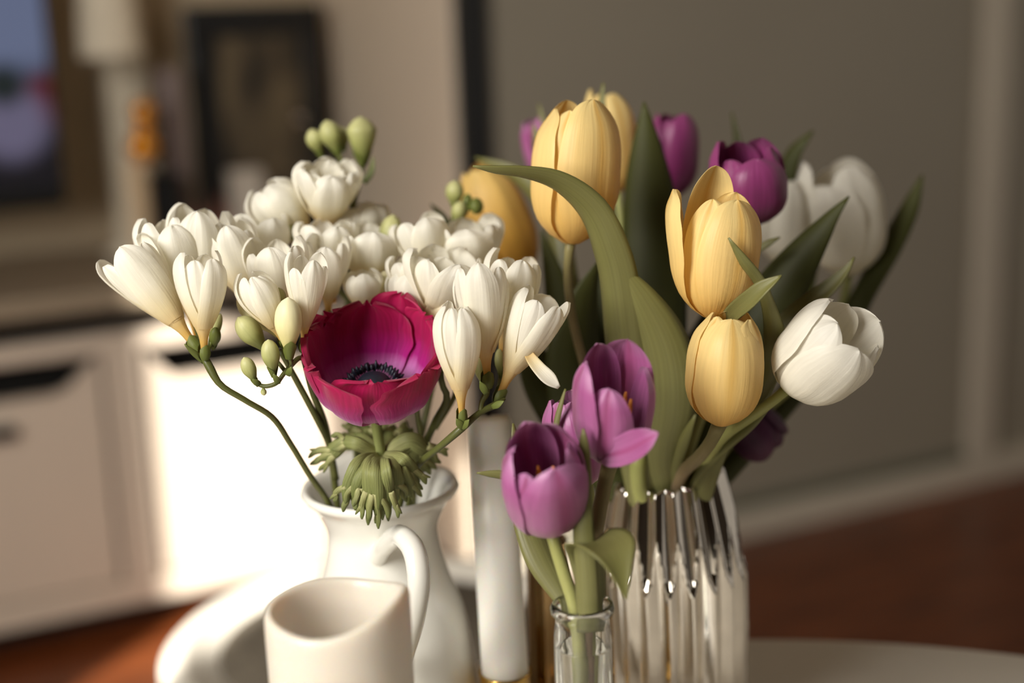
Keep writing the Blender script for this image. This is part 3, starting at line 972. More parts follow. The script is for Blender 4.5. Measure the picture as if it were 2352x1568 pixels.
def rail_leaf(th, L, Rr, bulge=0.0, mat=None, n=50, nu=11, thick=0.0009, name='leaf'):
    """a blade between two edge lines given as (px, py, depth)"""
    a = path([at(*p) for p in L], n)
    b = path([at(*p) for p in Rr], n)
    u = np.linspace(0, 1, nu)[None, :, None]
    P = a[:, None] * (1 - u) + b[:, None] * u
    T = norm(np.gradient((a + b) / 2, axis=0))
    N = norm(np.cross(b - a + 1e-9, T))
    wd_ = np.linalg.norm(b - a, axis=1)[:, None, None]
    P = P + N[:, None] * wd_ * bulge * (4 * u * (1 - u))
    return sheet(name, P, mat or M_TLEAF, th, thick)


FR_P = [(0, .12), (.1, .13), (.2, .17), (.3, .30), (.42, .50), (.55, .70), (.70, .88), (.86, 1.0), (.95, 1.03), (1, 1.0)]
FR_B = [(0, .12), (.1, .13), (.2, .19), (.3, .36), (.42, .60), (.55, .82), (.70, .97), (.84, .92), (.94, .72), (1, .50)]
FR_W = [(0, .74), (.25, .90), (.5, 1.0), (.7, .98), (.83, .84), (.91, .65), (.96, .45), (.99, .22), (1, .02)]


FS = 1.18


def floret(th, b, t, diam, opn=0.7, spin=0, seed=0, dbl=0, calyx=True, over=None, mat=None, tubev=0.34, tube_bend=None):
    base, tip = at(*b), at(*t)
    if not calyx:
        base = tip + (base - tip) * 1.22
    A, e0, e1 = frame_of(tip - base)
    H = np.linalg.norm(tip - base)
    R = (FS if calyx else 1.36) * diam / 2 / F * b[2]
    prof = np.array(FR_P)
    pb = np.array(FR_B)
    prof[:, 1] = (1 - opn) * pb[:, 1] + opn * prof[:, 1] * (1 + 0.12 * max(0, opn - .7) * (prof[:, 0] > .8))
    mat = mat or M_FREE
    # tube
    v = np.linspace(0, tubev + 0.03, 12)
    m = 16
    a = np.linspace(0, 2 * pi, m, endpoint=False)
    r = spline(prof, v) * R * (1 + 0.05 * np.linspace(0, 1, 12) * 0)
    ring = r[:, None, None] * 0.985 * (np.cos(a)[None, :, None] * e0 + np.sin(a)[None, :, None] * e1) + base + (H * v)[:, None, None] * A
    U, V = np.meshgrid(np.linspace(0, 1, m), v)
    fl = put('floret', ring.reshape(-1, 3), grid_faces(12, m, True) + [tuple(range(m - 1, -1, -1))], mat, th, np.stack([U, V], -1).reshape(-1, 2))
    rr_ = np.random.RandomState(seed + 500)
    for k in range(6):
        az = radians(spin + 60 * k)
        inner = k % 2
        o = (over or {}).get(k, {}).copy()
        Hs = (0.965 if inner else 1.0) * o.pop('H', 1.0) * (1 + rr_.uniform(-.07, .04))
        W = R * (0.66 if inner else 0.72) * o.pop('W', 1.0)
        P, UV = cup_petal(base, A, e0, e1, az, R, H * Hs, prof, FR_W, W, -2.4 if inner else 0.5, v0=tubev - 0.04, seed=seed * 13 + k, keel=0.045, ripple=0.04, twist=0.02,
                          wob=0.02, nu=11, nv=18, cup=-0.10 if inner else -0.16, tipin=0.02 if inner else 0.10, lean=o.pop('lean', rr_.uniform(-.06, .12) * opn), **o)
        sheet('petal', P, mat, fl, 0.0, UV)
    for k in range(dbl):
        az = radians(spin + 30 + 360 * k / dbl)
        P, UV = cup_petal(base, A, e0, e1, az, R * (0.62 - 0.13 * (k % 2)), H * (0.93 - 0.05 * (k % 2)), prof, FR_W, R * 0.5, 0, v0=tubev, seed=seed * 17 + k, keel=0.0, ripple=0.04,
                          twist=0.08, wob=0.03, nu=9, nv=12)
        sheet('inner_petal', P, mat, fl, 0.0, UV)
    if calyx:
        rb = R * 0.2
        for s in (0, 1):
            az = s * pi + radians(spin) * .3 + 0.4
            prof2 = [(0, .7), (.3, 1.1), (.7, 1.05), (1, 1.0)]
            P, UV = cup_petal(base - A * H * 0.02, A, e0, e1, az, rb, H * 0.15, prof2, [(0, 1), (.5, 1.05), (.8, .7), (1, .05)], rb * 1.55, 0.5 + s, nu=7, nv=8, keel=0, ripple=0, seed=seed)
            sheet('calyx', P, M_CALYX, fl, 0.0, UV)
    return fl


def bud(th, b, t, diam, mat, seed=0, calyx=True, fat=0.58):
    base, tip = at(*b), at(*t)
    A, e0, e1 = frame_of(tip - base)
    H = np.linalg.norm(tip - base)
    R = diam / 2 / F * b[2]
    n, m = 16, 24
    v = np.linspace(0, 1, n)
    pr = spline([(0, .26), (.12, .36), (.3, .66), (fat - .1, .95), (fat + .08, 1.0), (.82, .84), (.93, .52), (.98, .25), (1, .03)], v) * R
    a = np.linspace(0, 2 * pi, m, endpoint=False)
    V, Aa = np.meshgrid(v, a, indexing='ij')
    lob = 1 + 0.07 * np.abs(np.sin(1.5 * Aa + 1.3 * V + seed)) * np.sin(V * pi)
    r = pr[:, None] * lob
    P = base + r[..., None] * (np.cos(Aa)[..., None] * e0 + np.sin(Aa)[..., None] * e1) + (H * V)[..., None] * A
    UV = np.stack([Aa / 2 / pi, V], -1)
    bo = put('bud', P.reshape(-1, 3), grid_faces(n, m, True) + [tuple(range(m - 1, -1, -1))], mat, th, UV.reshape(-1, 2))
    if calyx:
        for s in (0, 1):
            P, UV = cup_petal(base - A * H * .04, A, e0, e1, s * pi + .5 + seed, R * .42, H * .34, [(0, .7), (.3, 1.0), (.7, 1.45), (1, 1.75)], [(0, 1), (.5, 1), (.8, .66), (1, .05)], R * .62, 0.5 + s, nu=7, nv=8, keel=0, ripple=0, seed=seed)
            sheet('calyx', P, M_CALYX, bo, 0.0, UV)
    return bo


def stem(th, pts, r, mat=None, n=28):
    """pts px,py,dep ; r px"""
    d = pts[0][2]
    rr = [x / F * d for x in r] if isinstance(r, (list, tuple)) else r / F * d
    return tube('stem', [at(*p) for p in pts], rr, mat or M_FSTEM, th, n, 10)


# ------------------------------------------------------------------ freesias
FG = 'white freesia sprays in the jug'


def spray(label, foot):
    return thing('freesia_spray', at(*foot), label, 'freesia', FG)


# spray hanging out over the jug's left rim
S = spray('white freesia spray leaning far out on a long curved stem over the sunlit cabinet', (800, 1300, 0.875))
floret(S, (457, 805, .800), (274, 566, .800), 122, .85, 10, 1)
floret(S, (470, 822, .788), (458, 577, .778), 106, .50, 55, 2)
floret(S, (440, 720, .838), (378, 490, .820), 118, .62, 20, 3, calyx=False)
floret(S, (455, 720, .842), (462, 482, .828), 118, .70, 5, 4, calyx=False)
bud(S, (480, 800, .805), (507, 720, .81), 22, M_BUDG, 1)
bud(S, (490, 800, .81), (496, 752, .80), 26, M_CALYX, 2)
leaf(S, [(470, 830, .79, 14, 0), (445, 810, .785, 14, 20), (424, 790, .78, 2, 20)], mat=M_CALYX, n=10, name='bract', thick=0.0006)
stem(S, [(468, 818, .79), (484, 848, .79), (500, 876, .79), (560, 917, .795), (622, 955, .805), (668, 1020, .82), (712, 1092, .835), (755, 1155, .85), (800, 1300, .875)], [9, 10, 8, 7, 7, 7, 7.5, 8, 8], n=44)
stem(S, [(440, 716, .838), (462, 790, .815), (482, 846, .792)], [6, 6, 7], n=12)

# mid-left spray with the curled tip of buds
S = spray('white freesia spray whose tip curls down into a row of small green buds', (790, 1300, .88))
floret(S, (578, 700, .840), (514, 520, .828), 100, .75, 15, 6, calyx=False)
floret(S, (600, 660, .875), (585, 486, .868), 118, .85, 40, 7, dbl=3, calyx=False)
floret(S, (655, 740, .83), (627, 556, .815), 112, .80, 0, 9, calyx=False)
floret(S, (697, 806, .80), (706, 585, .782), 86, .80, 30, 10)
floret(S, (655, 795, .795), (570, 628, .782), 82, .0, 20, 11, mat=M_FREE)
bud(S, (640, 770, .81), (548, 672, .80), 60, M_BUDC, 5, calyx=False)
bud(S, (664, 818, .785), (662, 682, .775), 60, M_BUDC, 3)
bud(S, (612, 806, .80), (546, 728, .79), 52, M_BUDG, 4, calyx=False)
bud(S, (629, 862, .79), (616, 779, .782), 40, M_BUDG, 5)
bud(S, (588, 880, .79), (560, 820, .785), 32, M_BUDG, 6)
bud(S, (645, 720, .80), (640, 660, .798), 30, M_BUDG, 7, calyx=False)
bud(S, (604, 888, .79), (607, 908, .79), 13, M_BUDG, 8, calyx=False)
stem(S, [(584, 876, .79), (602, 886, .79), (634, 880, .79), (652, 858, .792), (668, 840, .795), (690, 822, .80), (700, 826, .803)], [4, 5, 5.5, 5.5, 6, 6, 6], n=30)
for p, q in (((630, 862, .79), (640, 882, .79)), ((664, 816, .786), (668, 842, .795)), ((697, 804, .80), (699, 830, .803)), ((612, 806, .80), (655, 852, .795)), ((655, 795, .795), (672, 838, .796))):
    stem(S, [p, ((p[0] + q[0]) / 2 + 2, (p[1] + q[1]) / 2, p[2]), q], [5, 4.5, 5], n=8)
for (x, y, dx, dy) in ((640, 880, -12, -22), (660, 862, 10, -20), (596, 884, -16, -14)):
    leaf(S, [(x, y, .789, 13, 0), (x + dx * .6, y + dy * .6, .786, 12, 20), (x + dx, y + dy, .785, 1, 20)], mat=M_CALYX, n=8, name='bract', thick=0.0006)
stem(S, [(699, 826, .803), (718, 900, .82), (745, 970, .84), (762, 1060, .86), (790, 1300, .88)], [7.5, 8, 8, 8.5, 8])
stem(S, [(643, 805, .81), (690, 890, .82), (735, 975, .835), (752, 1010, .845), (772, 1100, .86)], [6, 7.5, 8, 8, 8])

# upright spray in the middle
S = spray('white freesia spray standing upright just behind the magenta anemone', (850, 1300, .89))
floret(S, (762, 660, .872), (752, 500, .862), 110, .85, 25, 12, calyx=False)
floret(S, (754, 735, .85), (754, 546, .835), 94, .80, 0, 13)
floret(S, (847, 660, .872), (850, 516, .862), 118, .80, 12, 14, calyx=False)
floret(S, (835, 600, .91), (824, 468, .905), 112, .55, 45, 15, calyx=False)
floret(S, (832, 716, .852), (834, 622, .842), 68, .30, 10, 16, calyx=False)
bud(S, (888, 608, .885), (904, 492, .88), 52, M_BUDG, 9)
stem(S, [(754, 732, .832), (775, 800, .845), (800, 900, .86), (820, 1020, .87), (850, 1300, .89)], [7, 8, 8, 8, 8])
stem(S, [(847, 655, .872), (840, 720, .872), (825, 850, .868), (818, 1000, .872)], [6, 7, 7, 7])
stem(S, [(890, 604, .885), (870, 700, .88), (842, 760, .875)], [5, 6, 6], n=14)
stem(S, [(832, 714, .852), (832, 760, .86), (836, 800, .87)], [5, 5, 6], n=12)

# tallest spray, with the green buds at its top
S = spray('tallest white freesia spray topped by plump green buds', (830, 1300, .90))
floret(S, (748, 520, .89), (756, 374, .868), 118, .80, 15, 17, dbl=5, calyx=False)
floret(S, (702, 560, .89), (598, 420, .882), 104, .05, 20, 18, calyx=False)
bud(S, (702, 560, .885), (630, 484, .88), 62, M_BUDG, 11, calyx=False)
bud(S, (738, 358, .935), (714, 296, .93), 38, M_BUDG, 12)
bud(S, (778, 356, .93), (748, 276, .925), 48, M_BUDG, 13)
bud(S, (790, 345, .945), (780, 290, .94), 36, M_BUDG, 15)
bud(S, (834, 376, .925), (828, 267, .92), 64, M_BUDG, 14, fat=.68)
stem(S, [(834, 372, .925), (822, 420, .92), (812, 465, .915), (806, 540, .91), (800, 700, .90), (812, 900, .895), (830, 1300, .90)], [7, 7.5, 8, 8, 8, 8, 8])
stem(S, [(738, 356, .935), (752, 392, .93), (790, 410, .925), (818, 432, .92)], [6, 7, 7, 7], n=16)
stem(S, [(778, 354, .93), (790, 380, .926), (808, 410, .922)], [6, 6, 7], n=12)
stem(S, [(748, 516, .89), (770, 560, .90), (800, 620, .903)], [6, 6, 7], n=12)
stem(S, [(702, 556, .89), (740, 620, .90), (798, 690, .902)], [7, 6, 7], n=12)
leaf(S, [(836, 420, .92, 12, 0), (852, 395, .92, 16, 30), (858, 360, .92, 2, 20)], mat=M_CALYX, n=10, name='bract', thick=.0006)

# two sprays on the right of the anemone
S = spray('crowded white freesia spray between the anemone and the blurred yellow tulip', (920, 1300, .89))
floret(S, (990, 640, .868), (958, 500, .862), 104, .62, 25, 19, calyx=False)
floret(S, (1080, 650, .88), (1064, 500, .872), 140, .75, 5, 20, calyx=False, over={0: dict(H=.92), 3: dict(H=1.06)})
floret(S, (998, 745, .84), (1024, 580, .822), 128, .85, 30, 21, dbl=3, calyx=False)
floret(S, (958, 762, .845), (940, 606, .832), 92, .35, 0, 22, dbl=2, calyx=False, over={3: dict(H=1.08, lean=.2)})
floret(S, (955, 700, .84), (940, 585, .835), 90, .60, 20, 24, calyx=False)
bud(S, (892, 722, .862), (882, 622, .855), 46, M_BUDC, 19, calyx=False)
leaf(S, [(968, 748, .832, 14, 0), (990, 718, .825, 30, 10), (1018, 682, .82, 36, 20), (1036, 662, .82, 26, 25), (1043, 655, .82, 4, 25)], fold=-.35, mat=M_FREE, n=16, name='petal', thick=.0006)
floret(S, (1012, 856, .835), (990, 690, .845), 74, .2, 10, 25)
stem(S, [(1012, 852, .815), (1016, 884, .82), (1026, 905, .825), (1000, 968, .84), (978, 1020, .855), (940, 1150, .875), (920, 1300, .89)], [6, 7, 8, 8.5, 8.5, 8.5, 8])
stem(S, [(998, 742, .84), (1000, 830, .835), (1020, 895, .826)], [6, 6, 7], n=12)
stem(S, [(1080, 646, .88), (1068, 780, .875), (1046, 905, .86), (1000, 985, .86)], [6, 6, 6.5, 6], n=18)
stem(S, [(990, 640, .868), (980, 800, .865), (958, 930, .86), (970, 1010, .862)], [6, 6, 6, 6], n=18)

S = spray('white freesia spray of four trumpet flowers leaning right over the white candle', (900, 1300, .88))
floret(S, (1150, 842, .825), (1186, 572, .812), 118, .62, 20, 26, over={2: dict(lean=.1)})
floret(S, (1121, 886, .795), (1100, 608, .782), 112, .72, 0, 27)
floret(S, (1062, 972, .785), (1046, 694, .772), 96, .12, 40, 28)
floret(S, (1142, 920, .80), (1252, 672, .788), 110, .72, 50, 29, over={2: dict(lean=.45, H=.98), 1: dict(lean=.25), 3: dict(lean=.1)})
leaf(S, [(1206, 792, .79, 10, 0), (1214, 812, .786, 20, 0), (1238, 846, .782, 30, 10), (1266, 874, .78, 30, 15), (1284, 890, .78, 8, 15)], fold=-.3, mat=M_FREE, n=18, name='petal', thick=.0006)
bud(S, (1112, 890, .805), (1098, 820, .81), 26, M_BUDG, 22)
bud(S, (1150, 870, .815), (1146, 800, .82), 22, M_BUDG, 23)
stem(S, [(1121, 882, .795), (1116, 905, .795), (1106, 925, .794), (1104, 944, .793)], [6.5, 8, 6, 6], n=14)
stem(S, [(1150, 838, .825), (1146, 890, .81), (1136, 930, .80)], [6, 6, 7], n=12)
stem(S, [(1160, 914, .796), (1140, 928, .796), (1104, 946, .793), (1062, 982, .79), (1010, 1026, .80), (965, 1062, .815), (930, 1120, .84), (900, 1300, .88)], [4, 8, 7, 9, 8, 8, 8, 8], n=40)
for (x, y, dx, dy, w) in ((1130, 935, 28, -14, 16), (1064, 985, -16, -24, 18), (1060, 985, 18, -22, 16), (1118, 905, -16, -30, 18)):
    leaf(S, [(x, y, .785, w * .6, 0), (x + dx * .5, y + dy * .5, .782, w, 20), (x + dx, y + dy, .78, 1, 20)], mat=M_CALYX, n=8, name='bract', thick=0.0006)

# bud-only spray in front of the blurred yellow tulip
S = spray('freesia spray of only dark green buds in front of the blurred yellow tulip', (940, 1300, .90))
bud(S, (1042, 480, .915), (1046, 414, .91), 40, M_BUDG, 31, calyx=False)
bud(S, (1046, 520, .91), (1060, 462, .905), 34, M_BUDG, 32)
bud(S, (1068, 490, .91), (1076, 444, .91), 22, M_CALYX, 33, calyx=False)
bud(S, (1075, 475, .905), (1108, 472, .90), 36, M_CALYX, 34, calyx=False)
stem(S, [(1042, 476, .915), (1040, 520, .915), (1030, 640, .91), (1000, 850, .895), (960, 1050, .89), (940, 1300, .90)], [5, 6, 7, 7, 7, 7])
stem(S, [(1068, 492, .91), (1056, 505, .911), (1042, 518, .914)], [5, 5, 5], n=10)
stem(S, [(1078, 475, .905), (1064, 495, .91), (1052, 508, .912)], [5, 5, 5], n=10)
leaf(S, [(1040, 545, .93, 20, 0), (1015, 500, .94, 22, 20), (990, 468, .95, 2, 20)], mat=M_TLEAFD, n=12)

# ------------------------------------------------------------------ anemone
ab, am = (862, 950, .818), (856, 785, .792)
ANE = thing('anemone', at(880, 1300, .872), 'magenta anemone with black centre and ragged green ruff in the white jug', 'anemone')
base, tip = at(*ab), at(*am)
A, e0, e1 = frame_of(tip - base)
H = np.linalg.norm(tip - base)
R = 146 / F * .805
AP_ = [(0, .10), (.06, .34), (.15, .58), (.3, .80), (.5, .93), (.75, 1.0), (1, 1.02)]
AW = [(0, .30), (.15, .52), (.4, .85), (.65, 1.0), (.82, .98), (.92, .82), (.98, .50), (1, .22)]
for k, (az, hs, lean, w, lay, cup) in enumerate((
        (190, 1.09, .02, .80, -1.0, .00), (228, 1.04, .05, .80, .6, .02), (160, 1.20, .03, .50, .9, .04), (126, 1.10, .02, .80, -.4, -.03), (92, 1.02, .06, .80, 0.6, -.02),
        (262, 1.04, .02, .74, -.6, .05), (52, .92, .0, .80, .8, .02), (310, .90, .04, .80, .2, .04), (8, .88, -.08, .90, -1.4, -.02))):
    P, UV = cup_petal(base, A, e0, e1, radians(az), R, H * hs, AP_, AW, R * w, lay, lean=lean, wob=.11, ripple=.045, keel=.05, seed=90 + k, nu=21, nv=26, cup=cup)
    sheet('petal', P, M_ANE, ANE, 0.0, UV)
cc = base + A * H * .40
rd = R * .28
lathe_pts = [(rd * sin(a), rd * .75 * cos(a)) for a in np.linspace(0, pi / 2 + .3, 10)]
a = np.linspace(0, 2 * pi, 24, endpoint=False)
ring = np.array([cc + r * (np.cos(x) * e0 + np.sin(x) * e1) + z * A for r, z in lathe_pts for x in a])
CE = put('center', ring, grid_faces(10, 24, True), M_BLACK, ANE)
tube('center_stalk', [base, cc], [rd * .8, rd * .9], M_BLACK, ANE, 6, 16)
for k in range(120):
    x = 2 * pi * k * 0.618034
    f_ = (k % 12) / 12
    r0 = rd * .85
    r1 = rd * (1.15 + .60 * f_)
    z1 = rd * (.60 - .55 * f_ + .12 * rng.uniform(-1, 1))
    d_ = np.cos(x) * e0 + np.sin(x) * e1
    p0, p1 = cc + d_ * r0 - A * rd * .1, cc + d_ * r1 + A * z1
    tn = norm(np.cross(d_, A))
    s_ = tube('stamen', [p0, p0 * .3 + p1 * .7, p1, p1 + (p1 - p0) * .22 + A * rd * .04], [rd * .025, rd * .03, rd * .115, rd * .03], M_BLACK, CE, 6, 6)
stem(ANE, [ab, (868, 1000, .825), (876, 1048, .832), (880, 1150, .85), (880, 1300, .872)], [13, 12, 12, 12, 12], M_ANST)
rc0 = (876, 1046, .832)
fing = [  # ruff fingers: end px,py,dep ; mid bow ; width
    ((720, 1062, .835), (790, 1018, .825), 34), ((758, 1020, .83), (812, 1018, .82), 30), ((790, 1168, .805), (818, 1080, .80), 36), ((812, 1160, .80), (836, 1085, .795), 34),
    ((846, 1196, .80), (846, 1090, .792), 36), ((868, 1200, .80), (862, 1095, .79), 34), ((892, 1192, .805), (884, 1090, .79), 34), ((912, 1150, .81), (908, 1080, .795), 34),
    ((968, 1120, .82), (930, 1062, .80), 36), ((950, 1150, .82), (925, 1085, .80), 30), ((1012, 1062, .84), (948, 1012, .825), 40), ((988, 1088, .85), (945, 1030, .83), 40),
    ((836, 968, .86), (846, 1010, .85), 60), ((905, 975, .87), (898, 1012, .855), 56), ((788, 1000, .86), (830, 1018, .845), 44), ((948, 985, .875), (915, 1020, .855), 46)]
for k, (e, m_, w) in enumerate(fing):
    e_, m1, r0_ = np.array(e), np.array(m_), np.array(rc0)
    mid2 = .55 * m1 + .45 * e_ + np.array([rng.uniform(-5, 5), rng.uniform(-5, 5), 0])
    br = leaf(ANE, [(*rc0, w * .6, 0), (*m1, w, rng.uniform(-25, 25)), (*mid2, w * .95, rng.uniform(-30, 30)), (*(.3 * mid2 + .7 * e_), w * .3, 10)], fold=.5 * (1 if k % 2 else .7), mat=M_RUFF, n=20, name='ruff_leaf', thick=.0008, edge=.25)
    q_ = e_ - mid2
    n_ = np.array([-q_[1], q_[0], 0]) / (np.hypot(q_[0], q_[1]) + 1e-6)
    for s in (-1, 0, 1):
        ln = rng.uniform(.75, 1.15) if s else rng.uniform(1.0, 1.25)
        st = mid2 + n_ * s * w * .24 - q_ * .1
        e2 = mid2 + q_ * ln + n_ * s * w * rng.uniform(.35, .75) + np.array([0, 0, rng.uniform(-.006, .004)])
        m2_ = .5 * st + .5 * e2 + n_ * s * w * rng.uniform(.05, .22)
        leaf(br, [(*st, w * .40, 0), (*m2_, w * .40, rng.uniform(-40, 40)), (*(.25 * m2_ + .75 * e2), w * .26, rng.uniform(-40, 40)), (*e2, 1.5, 10)], fold=.6, mat=M_RUFF, n=14, nu=7, name='ruff_tip', thick=.0008)
        if s and k % 2 == 0:
            e3 = m2_ + q_ * .35 + n_ * s * w * .35
            leaf(br, [(*m2_, w * .2, 0), (*(.5 * m2_ + .5 * e3), w * .2, 10), (*e3, 1.2, 10)], fold=.5, mat=M_RUFF, n=8, nu=5, name='ruff_tip', thick=.0008)

# ------------------------------------------------------------------ tulips in the silver vase
TG = 'tulips in the silver vase'
V0 = (1520, 1400, .90)
tulip('upright pale yellow tulip crossed by a long bent leaf', (1312, 557, .845), (1330, 232, .825), 202, M_YEL,
      [(1305, 600, .85), (1308, 680, .86), (1345, 850, .875), (1450, 1110, .895), V0], .12, 34, stem_mat=M_TSTEMB, stem_r=11, seed=1, group=TG,
      over={0: dict(W=1.05), 5: dict(H=1.0), 4: dict(H=.94)}, leaves=[
          dict(pts=[(1480, 1180, .88, 60, 0), (1448, 960, .855, 92, 10), (1430, 760, .83, 94, 15), (1404, 590, .812, 92, 25), (1352, 478, .80, 80, 35), (1276, 418, .79, 58, 42), (1200, 398, .782, 38, 48), (1130, 391, .777, 24, 52), (1086, 381, .775, 3, 55)], fold=.35, n=60, mat=M_TLEAF),
          dict(pts=[(1470, 1180, .90, 70, 0), (1335, 950, .895, 130, -15), (1325, 800, .89, 128, -20), (1346, 682, .885, 66, -25), (1376, 596, .88, 3, -25)], fold=.3, mat=M_TLEAFD)])
tulip('yellow tulip with one petal flared out, crossed by a thin leaf', (1632, 727, .805), (1668, 412, .786), 186, M_YEL,
      [(1626, 770, .81), (1612, 850, .835), (1560, 980, .87), (1522, 1110, .895), V0], .26, 24, stem_mat=M_TSTEMB, stem_r=10, seed=2, group=TG,
      over={4: dict(lean=.62, H=.92, W=.84), 5: dict(H=.90, W=.9), 0: dict(W=1.08, H=.86), 3: dict(H=1.08, W=1.1), 1: dict(H=.88), 2: dict(H=.9)}, leaves=[
          dict(pts=[(1540, 1180, .885, 60, 0), (1510, 1040, .86, 110, 10), (1522, 930, .845, 150, 15), (1508, 800, .83, 142, 20), (1464, 690, .82, 86, 25), (1430, 620, .815, 26, 25), (1419, 592, .813, 3, 25)], fold=.45, n=50, mat=M_TLEAF),
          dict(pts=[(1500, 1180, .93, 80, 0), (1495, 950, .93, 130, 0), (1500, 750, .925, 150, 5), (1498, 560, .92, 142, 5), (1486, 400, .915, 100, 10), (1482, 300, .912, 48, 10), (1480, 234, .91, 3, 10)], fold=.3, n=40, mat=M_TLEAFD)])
tulip('closed yellow tulip below the flared one, smooth broad front petal', (1655, 974, .80), (1676, 716, .782), 172, M_YEL,
      [(1640, 1000, .806), (1612, 1042, .83), (1562, 1098, .87), (1535, 1180, .89), V0], .02, 2, stem_mat=M_TSTEMB, stem_r=16, seed=3, group=TG,
      over={0: dict(W=1.22, H=.97, keel=.01), 1: dict(H=1.02, lean=.16), 5: dict(H=.98)}, leaves=[
          dict(pts=[(1600, 1180, .88, 40, 0), (1690, 970, .835, 38, 10), (1742, 900, .825, 52, 15), (1768, 830, .818, 58, 20), (1777, 760, .800, 48, 15), (1762, 695, .790, 32, 20), (1742, 645, .780, 30, 30), (1710, 603, .772, 27, 30), (1674, 546, .766, 3, 30)], fold=.3, n=50, mat=M_TLEAF),
          dict(pts=[(1650, 800, .83, 30, 20), (1664, 752, .805, 40, 20), (1690, 716, .785, 42, 22), (1724, 688, .772, 44, 25), (1757, 660, .765, 36, 30), (1782, 642, .762, 16, 30), (1795, 632, .761, 3, 30)], fold=-.4, n=36, mat=M_TLEAF),
          dict(pts=[(1545, 1180, .89, 20, 0), (1556, 1064, .862, 24, 10), (1573, 1006, .85, 26, 20), (1598, 952, .842, 3, 20)], fold=.3, n=20, mat=M_TLEAF),
          dict(pts=[(1540, 1160, .89, 16, 0), (1528, 1090, .875, 18, 10), (1510, 1050, .868, 14, 10), (1500, 1020, .865, 3, 10)], fold=.3, n=16, mat=M_TLEAF)])
tulip('blurred yellow tulip with painted shade leaning left behind the freesias', (1195, 640, 1.00), (1092, 385, .985), 150, M_YSHADE,
      [(1215, 690, 1.0), (1290, 850, .97), (1440, 1100, .92), V0], .0, 40, seed=4, group=TG, stem_r=9, leaves=[
          dict(pts=[(1430, 1180, .93, 60, 0), (1310, 700, .95, 60, 10), (1250, 470, .965, 46, 20), (1180, 400, .97, 40, 30), (1130, 378, .975, 24, 30), (1092, 362, .98, 3, 30)], fold=.3, n=40, mat=M_TLEAF)])
tulip('pale yellow tulip half hidden behind the upright one, at the top of the bunch', (1418, 440, .985), (1388, 206, .965), 122, M_YEL,
      [(1425, 520, .98), (1450, 800, .94), (1490, 1110, .91), V0], .15, 25, seed=5, group=TG, stem_r=9, over={1: dict(lean=.25, H=.78), 2: dict(lean=.1, H=.8)}, leaves=[
          dict(pts=[(1400, 560, .93, 50, 0), (1376, 330, .92, 36, 30), (1378, 250, .918, 26, 40), (1386, 190, .915, 3, 40)], fold=.5, n=24, mat=M_TLEAF)])
tulip('deep purple cupped tulip just above the flared yellow tulip', (1728, 516, .885), (1712, 326, .868), 172, M_PURD,
      [(1728, 560, .885), (1690, 760, .89), (1590, 1020, .90), V0], .42, 10, seed=6, group=TG, stem_r=10, over={0: dict(H=.86), 1: dict(H=.92), 5: dict(H=.9)}, leaves=[
          dict(pts=[(1700, 600, .98, 50, 0), (1690, 420, .985, 34, 30), (1692, 330, .985, 22, 40), (1681, 258, .985, 3, 40)], fold=.4, n=20, mat=M_TLEAFD),
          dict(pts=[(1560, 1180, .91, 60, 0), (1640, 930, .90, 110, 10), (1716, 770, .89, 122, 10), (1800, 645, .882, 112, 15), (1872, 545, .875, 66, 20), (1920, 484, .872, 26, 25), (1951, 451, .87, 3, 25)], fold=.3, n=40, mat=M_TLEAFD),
          dict(pts=[(1690, 640, .87, 12, 0), (1745, 570, .87, 16, 20), (1770, 555, .868, 14, 20), (1792, 545, .866, 2, 20)], fold=.3, n=12, mat=M_TLEAF)])
tulip('blurred deep purple tulip behind a tall dark leaf', (1545, 452, .985), (1548, 262, .97), 114, M_PURD,
      [(1545, 520, .98), (1540, 800, .95), (1515, 1110, .92), V0], .35, 30, seed=7, group=TG, stem_r=9)
tulip('purple tulip mostly hidden behind the upright yellow tulip', (1262, 425, 1.01), (1230, 272, 1.0), 88, M_PUR,
      [(1275, 480, 1.0), (1340, 760, .96), (1450, 1110, .92), V0], .3, 30, seed=8, group=TG, stem_r=8, leaves=[
          dict(pts=[(1275, 520, .97, 50, 0), (1248, 420, .965, 46, 30), (1236, 340, .96, 34, 30), (1224, 282, .96, 3, 30)], fold=.4, n=20, mat=M_TLEAF),
          dict(pts=[(1285, 460, .995, 30, 0), (1258, 340, .99, 26, 30), (1246, 280, .99, 18, 30), (1238, 238, .99, 2, 30)], fold=.4, n=20, mat=M_TLEAF)])
tulip('wilted dark purple tulip drooping behind the yellow ones beside the vase rim', (1690, 930, .925), (1768, 1030, .93), 126, M_WILT,
      [(1660, 935, .92), (1600, 1010, .915), (1545, 1110, .91), V0], .60, 30, seed=9, group=TG, stem_r=9, wob=.06)
tulip('white tulip nodding right on its own bent stem, mouth open', (1812, 888, .812), (1968, 742, .776), 208, M_WHI,
      [(1790, 908, .812), (1742, 945, .818), (1665, 1000, .835), (1622, 1062, .86), (1585, 1130, .885), V0], .50, 25, seed=10, group=TG, stem_r=12.5, stem_mat=M_TSTEM,
      over={0: dict(H=.98), 5: dict(H=1.0)}, leaves=[
          dict(pts=[(1580, 1160, .885, 24, 0), (1618, 1070, .858, 30, 20), (1670, 1012, .84, 36, 30), (1730, 966, .825, 26, 30), (1772, 930, .818, 4, 30)], fold=.4, n=24, mat=M_TLEAF),
          dict(pts=[(1700, 960, .87, 36, 0), (1768, 822, .862, 42, 10), (1802, 748, .856, 46, 15), (1862, 695, .85, 46, 20), (1918, 648, .846, 34, 25), (1948, 614, .843, 16, 25), (1962, 590, .842, 3, 25)], fold=-.3, n=36, mat=M_TLEAF)])
